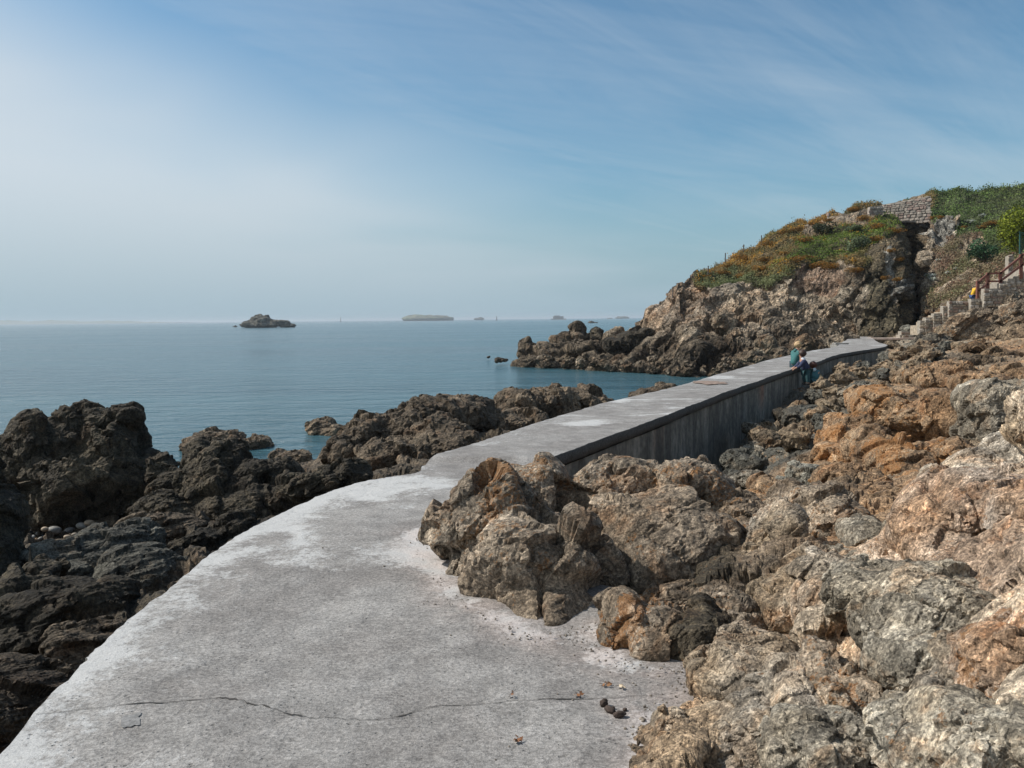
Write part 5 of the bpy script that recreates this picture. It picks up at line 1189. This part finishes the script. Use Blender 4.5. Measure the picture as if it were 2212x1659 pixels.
# pale ruined stone pier left of the fence
a = P(2178, 590, 54); masonry('stone_pier', 'crumbling pale stone pier below the bright shrub', 'wall', P(2178, 592, 54), P(2187, 592, 54), 1.15, 1.25, .4, .16, 44)
# ledge from the path end to the foot of the stairs
lo = PZ(1930, 731.5, .02); lg = root('concrete_ledge', lo, 'thin pinkish concrete ledge between path end and foot of the stairs', 'ledge')
m = MB(); m.box((0, .3, -.02), (3.0, 1.0, .14), j=.02); m.build('slab', plain('pink_render', (.46, .36, .30), .9, .2, 4), lg, bevel=.02)
m = MB(); m.box((-.1, .5, -.5), (2.8, .9, .8), j=.02); m.build('footing', M_STONES[1], lg)
fo = PZ(1958, 730, .05); f0 = root('entry_steps', fo, 'two low white mortared stone steps at the right end of the pink ledge', 'steps')
m = MB(); m.box((0, .2, .10), (.95, .6, .22)); m.build('step', M_MORTAR, f0); m = MB(); m.box((.12, .5, .33), (.7, .5, .24)); m.build('step', M_MORTAR, f0)
stones(f0, (-.45, -.12, 0), (.45, -.12, 0), .2, .2, .08, .15, rs); stones(f0, (-.2, .24, .22), (.45, .24, .22), .23, .23, .08, .16, rs)
rock([(1958, 710, 13, 9, 57, .5)], 4, 1601, SLATE, .05, M_FAR, 'boulder', 'smooth blue-grey boulder on top of the entry steps', 'boulder', rough=.6, tone=1.8)
# concrete block steps left of the path end
bo = P(1822, 752, 44); bs = root('concrete_steps', bo, 'two tiered grey concrete step block on the seaward side of the path end', 'steps'); u = 44/FD
M_CB = plain('grey_concrete', (.24, .225, .205), .9, .25, 5, bump=.01)
m = MB(); m.box((0, .3, 4*u-.3), (34*u, .9, 6*u+.6), j=.01); m.build('step', M_CB, bs, bevel=.015)
m = MB(); m.box((2*u, .55, 9.0*u), (29*u, .5, 4*u), j=.01); m.build('step', M_CB, bs, bevel=.015)
# fence posts on the ridge
M_POST = plain('grey_timber_post', (.10, .085, .075), .9)
for x, y0_, y1_, lab in ((1453, 620, 636, 'lowest thin fence post at the left end of the headland ridge'), (1529.5, 575, 592, 'second lowest fence post on the headland ridge'), (1566.5, 547, 566, 'middle fence post on the headland ridge'),
                     (1606, 529, 545, 'short fence post below the top one on the headland ridge'), (1644.5, 509, 528, 'highest thin fence post on the headland ridge')):
    p = cliff_at(x, y1_+6)[0]; d = p[1]; k = d/FD; t = P(x, y0_, d); o = root('fence_post', (p[0], p[1], p[2]-.3), lab, 'post')
    m = MB(); m.bar((t[0]-p[0], 0, 0), (t[0]-p[0]+.02, 0, t[2]-p[2]+.3), .10, n=6, w2=.08); m.build('shaft', M_POST, o)
    m = MB(); m.bar((t[0]-p[0]+.02, 0, t[2]-p[2]+.3), (t[0]-p[0]+.02, 0, t[2]-p[2]+.34), .11, n=6, w2=.05); m.build('cap', M_POST, o)
p = cliff_at(1789, 476)[0]; t = P(1789, 462, p[1]); o = root('marker_stone', (p[0], p[1], p[2]-.2), 'small knobbed stone marker standing on the upper ridge skyline', 'marker')
m = MB(); m.bar((0, 0, 0), (0, 0, t[2]-p[2]+.0), .28, n=7, w2=.2); m.build('shaft', M_OLDST[0], o); m = MB(); m.bar((0, 0, t[2]-p[2]), (0, 0, t[2]-p[2]+.3), .36, n=7, w2=.2); m.build('knob', M_OLDST[3], o)
wf = bush_mesh('white_flowers', 1.0, .5, 260, .13, [(.62, .62, .58), (.55, .58, .5), (.2, .22, .12)], 31, 4)
for x, y, s in ((2008, 597, 1.0), (2020, 602, .8), (2026, 560, .7), (2044, 589, .8), (2061, 581, .7), (2114, 467, .9), (2093, 478, .8), (2088, 545, .5), (2150, 590, .5)):
    shrub(x, y, wf, s, 'small white blossoming tuft scattered on the slope right of the gully', 'plant', 'white tufts on the slope right of the gully', name='white_tuft', stem=False)

# ------------------------------------------------------------------ pebbles, droppings, crumbs
def on_ground(T, x, y):
    v = T[1]; px, py = project(v); d = (px-x)**2+(py-y)**2; k = np.argsort(d)[:6]; return v[k[np.argmin(v[k, 1])]]
M_PEB = [plain('pebble_stone', c, .7, .25, 20) for c in ((.24, .20, .15), (.20, .19, .17), (.30, .23, .16), (.16, .15, .14))]
v, f = ico(3); pm_ = [new_mesh('pebble', v*np.array([1, .8, .6])*(1+.08*fbm(v*1.5, 2, k)[:, None]), f) for k in range(3)]
for i, (x, y, rr_) in enumerate([(167, 1128, 12), (123, 1143, 15), (100, 1140, 9), (150, 1145, 11), (127, 1157, 16), (180, 1138, 12), (195, 1133, 13), (90, 1152, 8), (110, 1165, 9), (75, 1160, 6), (145, 1163, 8), (205, 1142, 10), (165, 1152, 7), (88, 1168, 6), (60, 1150, 6)]):
    p = on_ground(T_L, x, y); k = rr_*p[1]/FD; o = bpy.data.objects.new('pebble', pm_[i % 3]); COL.objects.link(o)
    if not pm_[i % 3].materials: pm_[i % 3].materials.append(M_PEB[0])
    o.material_slots[0].link = 'OBJECT'; o.material_slots[0].material = M_PEB[i % 4 if i else 2]
    o.location = (p[0], p[1]-k*.4, p[2]+k*.35); o.scale = (k, k, k); o.rotation_euler = (.1*i % .5, .2, i*1.3)
    o['category'] = 'pebble'; o['group'] = 'pebbles in the gully at the foot of the tall crag'
    o['label'] = 'round tan pebble, brightest of those below the tall crag' if i == 0 else 'smooth rounded pebble lying in the gully below the tall crag'
M_DUNG = plain('dark_droppings', (.055, .038, .03), .95, .4, 120, bump=.004)
def small_lump(name, x, y, r, st, rz, mat, label, cat, seed, group=None):
    p = PZ(x, y, 0); v, f = ico(3); v = v*np.array(st)*(1+.22*fbm(v*2.5, 3, seed)[:, None])*r
    o = link(name, new_mesh(name, v, f), mat, label=label, cat=cat, group=group, loc=(p[0], p[1], path_z(p)+r*st[2]*.8)); o.rotation_euler = (0, 0, rz); return o
small_lump('dropping', 1304.5, 1516, .018, (1, .8, .9), .3, M_DUNG, 'dark brown dropping, the farthest of three in a row on the path', 'dropping', 1)
small_lump('dropping', 1318, 1531, .020, (1.3, .75, .75), -.9, M_DUNG, 'longest dark brown dropping, middle of the row of three on the path', 'dropping', 2)
small_lump('dropping', 1338, 1541, .020, (1.35, .75, .7), .15, M_DUNG, 'dark brown dropping nearest the small orange faced rock', 'dropping', 3)
small_lump('grit_lump', 1324, 1523, .008, (1, 1, .8), 0, M_DUNG, 'tiny dark crumb between the droppings on the path', 'crumb', 4)
small_lump('grit_lump', 1350, 1527, .009, (1, 1, .8), 0, M_DUNG, 'tiny dark crumb right of the droppings on the path', 'crumb', 5)
def leaf(x, y, s, col, label, seed):
    rs = np.random.RandomState(seed); p = PZ(x, y, 0); m = []; F = []
    for k in range(7):
        a = k*.9+rs.rand(); c = np.array([math.cos(a), math.sin(a), 0])*s*rs.uniform(.2, .8); c[2] = rs.uniform(.002, .012)
        d = np.array([math.cos(a+.6), math.sin(a+.6), rs.uniform(-.2, .5)])*s*.5; w = np.array([-d[1], d[0], .3*s])*.5
        n_ = len(m); m += [c-d, c-w, c+d, c+w]; F.append([n_, n_+1, n_+2, n_+3])
    link('dried_weed', new_mesh('dried_weed', m, F, False), plain('dried_weed', col, .9), label=label, cat='leaf', loc=(p[0], p[1], path_z(p)+.008))
leaf(1308, 1471, .028, (.20, .095, .04), 'reddish brown scrap of dried weed above the crack near the rocks', 1)
leaf(1341, 1478, .024, (.50, .40, .28), 'pale curled scrap of dried weed near the rocks', 2)
leaf(1248, 1495, .026, (.20, .09, .04), 'brown scrap of dried weed lying on the crack left of the droppings', 3)
leaf(1105, 1501, .018, (.18, .09, .05), 'smallest brown weed scrap on the crack in the middle of the path', 4)
leaf(1115, 1597, .026, (.19, .085, .04), 'brown scrap of dried weed alone in the lower middle of the path', 5)

M_GRIT = plain('grit', (.20, .17, .14), .95, .5, 40)
def grit():
    rs = np.random.RandomState(17); V = []; F = []; n0 = 0; iv, jf = ico(1)
    seg = rs.randint(0, len(CONTACT)-1, 700); t = rs.rand(700)
    for k in range(380):
        p = CONTACT[seg[k]]*(1-t[k])+CONTACT[seg[k]+1]*t[k]; p = p+np.array([-1, -.35])*abs(rs.normal())*(.05 if k % 9 else .35)+rs.normal(size=2)*.02
        if p[1] < 2.2: continue
        r = rs.uniform(.002, .007)*(2.2 if k % 31 == 0 else 1); z = path_z(np.array([p[0], p[1], 0])) if k % 3 == 0 else z
        V.append(iv*r*rs.uniform(.6, 1.2, 3)+[p[0], p[1], z+r*.4]); F.append(jf+n0); n0 += len(iv)
    link('grit', new_mesh('grit', np.concatenate(V), np.concatenate(F), False), M_GRIT, kind='stuff')
grit()

# ------------------------------------------------------------------ people
def skin(name, joints, edges, mat, parent, sub=2, rootv=0):
    me = bpy.data.meshes.new(name); me.from_pydata([j[:3] for j in joints], edges, []); o = bpy.data.objects.new(name, me); COL.objects.link(o)
    s = o.modifiers.new('skin', 'SKIN'); s.use_smooth_shade = True
    lay = me.skin_vertices[0] if me.skin_vertices else None
    for i, j in enumerate(joints):
        r = j[3]; r = r if isinstance(r, tuple) else (r, r); lay.data[i].radius = r; lay.data[i].use_root = (i == rootv)
    ss = o.modifiers.new('sub', 'SUBSURF'); ss.levels = sub; ss.render_levels = sub
    bpy.context.view_layer.update()
    ev = o.evaluated_get(bpy.context.evaluated_depsgraph_get()); me2 = bpy.data.meshes.new_from_object(ev); me2.name = name
    o.modifiers.clear(); o.data = me2; bpy.data.meshes.remove(me); me2.materials.clear(); me2.materials.append(mat); o.parent = parent
    return o
def lerp(a, b, t): return tuple(a[i]*(1-t)+b[i]*t for i in range(3))
M_SKIN = plain('skin', (.42, .23, .16), .55, .05); M_EYE = plain('eye_dark', (.02, .015, .012), .3, 0)
def figure(pos, rz, label, J, s, cloth, legs, hair, hair_r, hood=None, shoe=(.05, .045, .04)):
    """J: pelvis chest neck head, shoulder elbow hand l/r, hip knee ankle toe l/r"""
    r = root('person', pos, label, 'person', rz=rz)
    V = []; E = []
    def j(p, rad): V.append((p[0]*s, p[1]*s, p[2]*s, rad*s)); return len(V)-1
    def e(a, b): E.append((a, b))
    pe = j(J['pelvis'], .10); ch = j(J['chest'], .115); nk = j(J['neck'], .045); hd = j(lerp(J['neck'], J['head'], .55), .062); h2 = j(J['head'], .085); h3 = j((J['head'][0]+J['look'][0]*.0, J['head'][1], J['head'][2]+.07), .06)
    e(pe, ch); e(ch, nk); e(nk, hd); e(hd, h2); e(h2, h3)
    for sd in ('l', 'r'):
        sh = j(J['sh'+sd], .05); el = j(J['el'+sd], .036); wr = j(lerp(J['el'+sd], J['ha'+sd], .88), .024); pa = j(J['ha'+sd], .030)
        e(ch, sh); e(sh, el); e(el, wr); e(wr, pa)
        d = np.array(J['ha'+sd])-np.array(J['el'+sd]); d /= np.linalg.norm(d); sdv = np.cross(d, [0, 0, 1]); sdv /= np.linalg.norm(sdv)+1e-9
        for k, (o_, ln) in enumerate(((-.028, .07), (-.01, .085), (.01, .08), (.027, .06))):
            m1 = np.array(J['ha'+sd])+d*.03+sdv*o_; tp = m1+d*ln*.6-np.array([0, 0, .012]); t2 = tp+d*ln*.4-np.array([0, 0, .02])
            a = j(tp, .009); b = j(t2, .008); e(pa, a); e(a, b)
        th = np.array(J['ha'+sd])+sdv*(-.045)+d*.02; a = j(th, .011); e(wr, a)
        hp = j(J['hip'+sd], .078); kn = j(J['kn'+sd], .055); an = j(J['an'+sd], .035); to = j(J['to'+sd], .030)
        e(pe, hp); e(hp, kn); e(kn, an); e(an, to)
    body = skin('body', V, E, M_SKIN, r)
    S = lambda p, rad: (p[0]*s, p[1]*s, p[2]*s, rad*s)
    mt = plain('jacket_cloth', cloth, .85, .15, 20); ml = plain('trouser_cloth', legs, .85, .15, 20)
    low = lerp(J['pelvis'], J['chest'], -.12)
    jk = [S(low, .145), S(lerp(J['pelvis'], J['chest'], .5), .13), S(J['chest'], .140), S(lerp(J['chest'], J['neck'], .75), .075)]; je = [(0, 1), (1, 2), (2, 3)]
    for sd in ('l', 'r'):
        n = len(jk); jk += [S(J['sh'+sd], .068), S(J['el'+sd], .055), S(lerp(J['el'+sd], J['ha'+sd], .8), .042)]; je += [(2, n), (n, n+1), (n+1, n+2)]
    jo = skin('jacket', jk, je, mt, r)
    tr = [S(J['pelvis'], .128)]; te = []
    for sd in ('l', 'r'):
        n = len(tr); tr += [S(J['hip'+sd], .095), S(J['kn'+sd], .070), S(lerp(J['kn'+sd], J['an'+sd], .93), .052)]; te += [(0, n), (n, n+1), (n+1, n+2)]
    skin('trousers', tr, te, ml, r)
    for sd in ('l', 'r'): skin('shoe', [S(lerp(J['kn'+sd], J['an'+sd], .97), .043), S(J['an'+sd], .045), S(J['to'+sd], .038)], [(0, 1), (1, 2)], plain('shoe', shoe, .7), r)
    # head details: look = facing direction
    L_ = np.array(J['look'], float); L_ /= np.linalg.norm(L_); H = np.array(J['head'])*s; side = np.cross(L_, [0, 0, 1]); side /= np.linalg.norm(side); up = np.cross(side, L_)
    v, f = ico(4); c = H+(-L_*.018+up*.028)*s; q = v*np.array([1, 1, 1])*.105*hair_r*s
    cut = (v @ L_ > .35) & (v @ up < .45); q[cut] *= .72; q = q*(1+.07*fbm(v*5, 3, 5)[:, None]); q[v @ up < -.55] *= .9
    mh = new_mesh('hair', q+c, f); link('hair', mh, plain('hair', hair, .6, .35, 60, bump=.004), r)
    m = MB(); n0 = H+(L_*.088-up*.005)*s; m.bar(n0+up*.025*s, n0+L_*.018*s-up*.012*s, .014*s, n=6, w2=.022*s); m.build('nose', M_SKIN, r, smooth=True)
    for sg in (-1, 1):
        m = MB(); c0 = H+(L_*.078+side*sg*.032+up*.012)*s; m.bar(c0, c0+L_*.010*s, .016*s, n=8, w2=.008*s); m.build('eye', M_EYE, r)
        m = MB(); c0 = H+(side*sg*.082)*s; m.bar(c0-up*.025*s, c0+up*.025*s, .022*s, n=6); m.build('ear', M_SKIN, r, smooth=True)
    m = MB(); c0 = H+(L_*.083-up*.045)*s; m.bar(c0-side*.02*s, c0+side*.02*s, .009*s, n=6); m.build('mouth', plain('lips', (.30, .11, .09), .5, 0), r)
    if hood:
        hh = [S(lerp(J['neck'], J['chest'], .25), .07)]; b = np.array(J['neck'])-L_*.09; hh += [(b[0]*s, b[1]*s, (b[2]-.02)*s, .06*s), ((b[0]-L_[0]*.03)*s, (b[1]-L_[1]*.03)*s, (b[2]-.10)*s, .045*s)]
        skin('hood', hh, [(0, 1), (1, 2)], plain('hood_cloth', hood, .85, .1, 20), r)
    return r
ip = np.argmin(abs(Rc[:, 1]-25.5)); edge = Rc[ip]
wp = PZ(1716, 796, 0.02)
figure((wp[0], wp[1], .02), .45, 'blonde woman in a teal hooded coat sitting on the path edge facing right',
       dict(pelvis=(0, 0, .12), chest=(.05, 0, .44), neck=(.10, 0, .57), head=(.14, 0, .68), look=(1, .1, -.25), shl=(.05, .15, .47), shr=(.05, -.15, .47), ell=(.12, .19, .24), elr=(.12, -.19, .24), hal=(.32, .10, .20), har=(.32, -.10, .20),
            hipl=(.06, .08, .10), hipr=(.06, -.08, .10), knl=(.42, .11, .12), knr=(.42, -.05, .12), anl=(.46, .11, -.28), anr=(.46, -.05, -.28), tol=(.58, .11, -.32), tor=(.58, -.05, -.32)),
       1.0, (.035, .135, .135), (.02, .05, .07), (.46, .31, .16), 1.08, hood=(.035, .125, .125))
gz = -.46
p = P(1741, 831, 24.3)
figure((p[0], p[1], p[2]), 0.0, 'dark haired child in a navy jacket with white hood leaning on the path edge',
       dict(pelvis=(.02, 0, .44), chest=(-.12, 0, .66), neck=(-.15, 0, .78), head=(-.13, 0, .89), look=(-.6, .8, -.3), shl=(-.12, -.11, .69), shr=(-.12, .11, .69), ell=(-.24, -.15, .55), elr=(-.24, .12, .55), hal=(-.36, -.14, .50), har=(-.36, .06, .50),
            hipl=(.02, -.06, .40), hipr=(.02, .06, .40), knl=(.02, -.08, .22), knr=(-.06, .06, .24), anl=(.04, -.09, .04), anr=(.02, .06, .04), tol=(-.07, -.10, .02), tor=(-.09, .05, .02)),
       1.0, (.030, .038, .085), (.025, .075, .085), (.045, .022, .014), 1.12, hood=(.62, .66, .72))
p = P(1757, 834, 24.9)
figure((p[0], p[1], p[2]), 0.0, 'brown haired small child in teal clothes crouching below the path edge',
       dict(pelvis=(.05, 0, .20), chest=(.06, .02, .40), neck=(.03, .04, .52), head=(.0, .05, .62), look=(.3, 1, -.4), shl=(-.05, .02, .43), shr=(.16, .02, .43), ell=(-.08, .10, .28), elr=(.18, .10, .28), hal=(-.02, .22, .20), har=(.12, .22, .20),
            hipl=(0, 0, .17), hipr=(.11, 0, .17), knl=(-.03, .17, .24), knr=(.14, .17, .24), anl=(-.03, .06, .04), anr=(.14, .06, .04), tol=(-.03, .18, .02), tor=(.14, .18, .02)),
       .98, (.04, .135, .16), (.03, .10, .12), (.075, .025, .015), 1.1, hood=(.45, .55, .60))
p = P(1771, 822, 24.9); bg = root('bag', p, 'round pale straw bag beside the crouching child', 'bag')
v, f = ico(3); link('pouch', new_mesh('pouch', v*np.array([.075, .05, .085])*(1+.05*fbm(v*3, 2, 3)[:, None])+[0, 0, .085], f), plain('straw', (.42, .35, .20), .9, .3, 80, bump=.004), bg)
m = MB()
for k in range(8):
    a0, a1 = math.pi*k/8, math.pi*(k+1)/8; m.bar((.05*math.cos(a0), 0, .14+.06*math.sin(a0)), (.05*math.cos(a1), 0, .14+.06*math.sin(a1)), .012, n=5)
m.build('handle', plain('straw_handle', (.30, .24, .13), .9), bg)
p = P(2101, 668, 51.5)
figure((p[0], p[1], p[2]), .1, 'man in a yellow t-shirt and blue trousers bending behind the first railing post',
       dict(pelvis=(-.05, 0, .85), chest=(.12, 0, 1.22), neck=(.22, 0, 1.36), head=(.30, 0, 1.44), look=(.8, .2, -.6), shl=(.10, .17, 1.26), shr=(.10, -.17, 1.26), ell=(.16, .20, 1.00), elr=(.16, -.20, 1.00), hal=(.34, .15, .98), har=(.34, -.15, .98),
            hipl=(-.04, .08, .8), hipr=(-.04, -.08, .8), knl=(.05, .09, .44), knr=(-.05, -.09, .44), anl=(.0, .09, .06), anr=(-.08, -.09, .06), tol=(.14, .09, .03), tor=(.06, -.09, .03)),
       1.0, (.62, .36, .015), (.03, .06, .16), (.03, .02, .015), 1.02)

# ------------------------------------------------------------------ sea air
def haze():
    m = bpy.data.materials.new('sea_haze'); m.use_nodes = True; nt = m.node_tree; nt.nodes.clear()
    out = nt.nodes.new('ShaderNodeOutputMaterial'); pv = nt.nodes.new('ShaderNodeVolumePrincipled')
    pv.inputs['Color'].default_value = (0.78, 0.86, 0.94, 1); pv.inputs['Density'].default_value = 0.00017; pv.inputs['Anisotropy'].default_value = 0.2
    nt.links.new(pv.outputs[0], out.inputs['Volume'])
    b = MB(); b.box((0, 0, 0), (30000, 30000, 40)); b.build('haze', m, kind='stuff', origin=(0, 0, SEA-2.6+20))
haze()
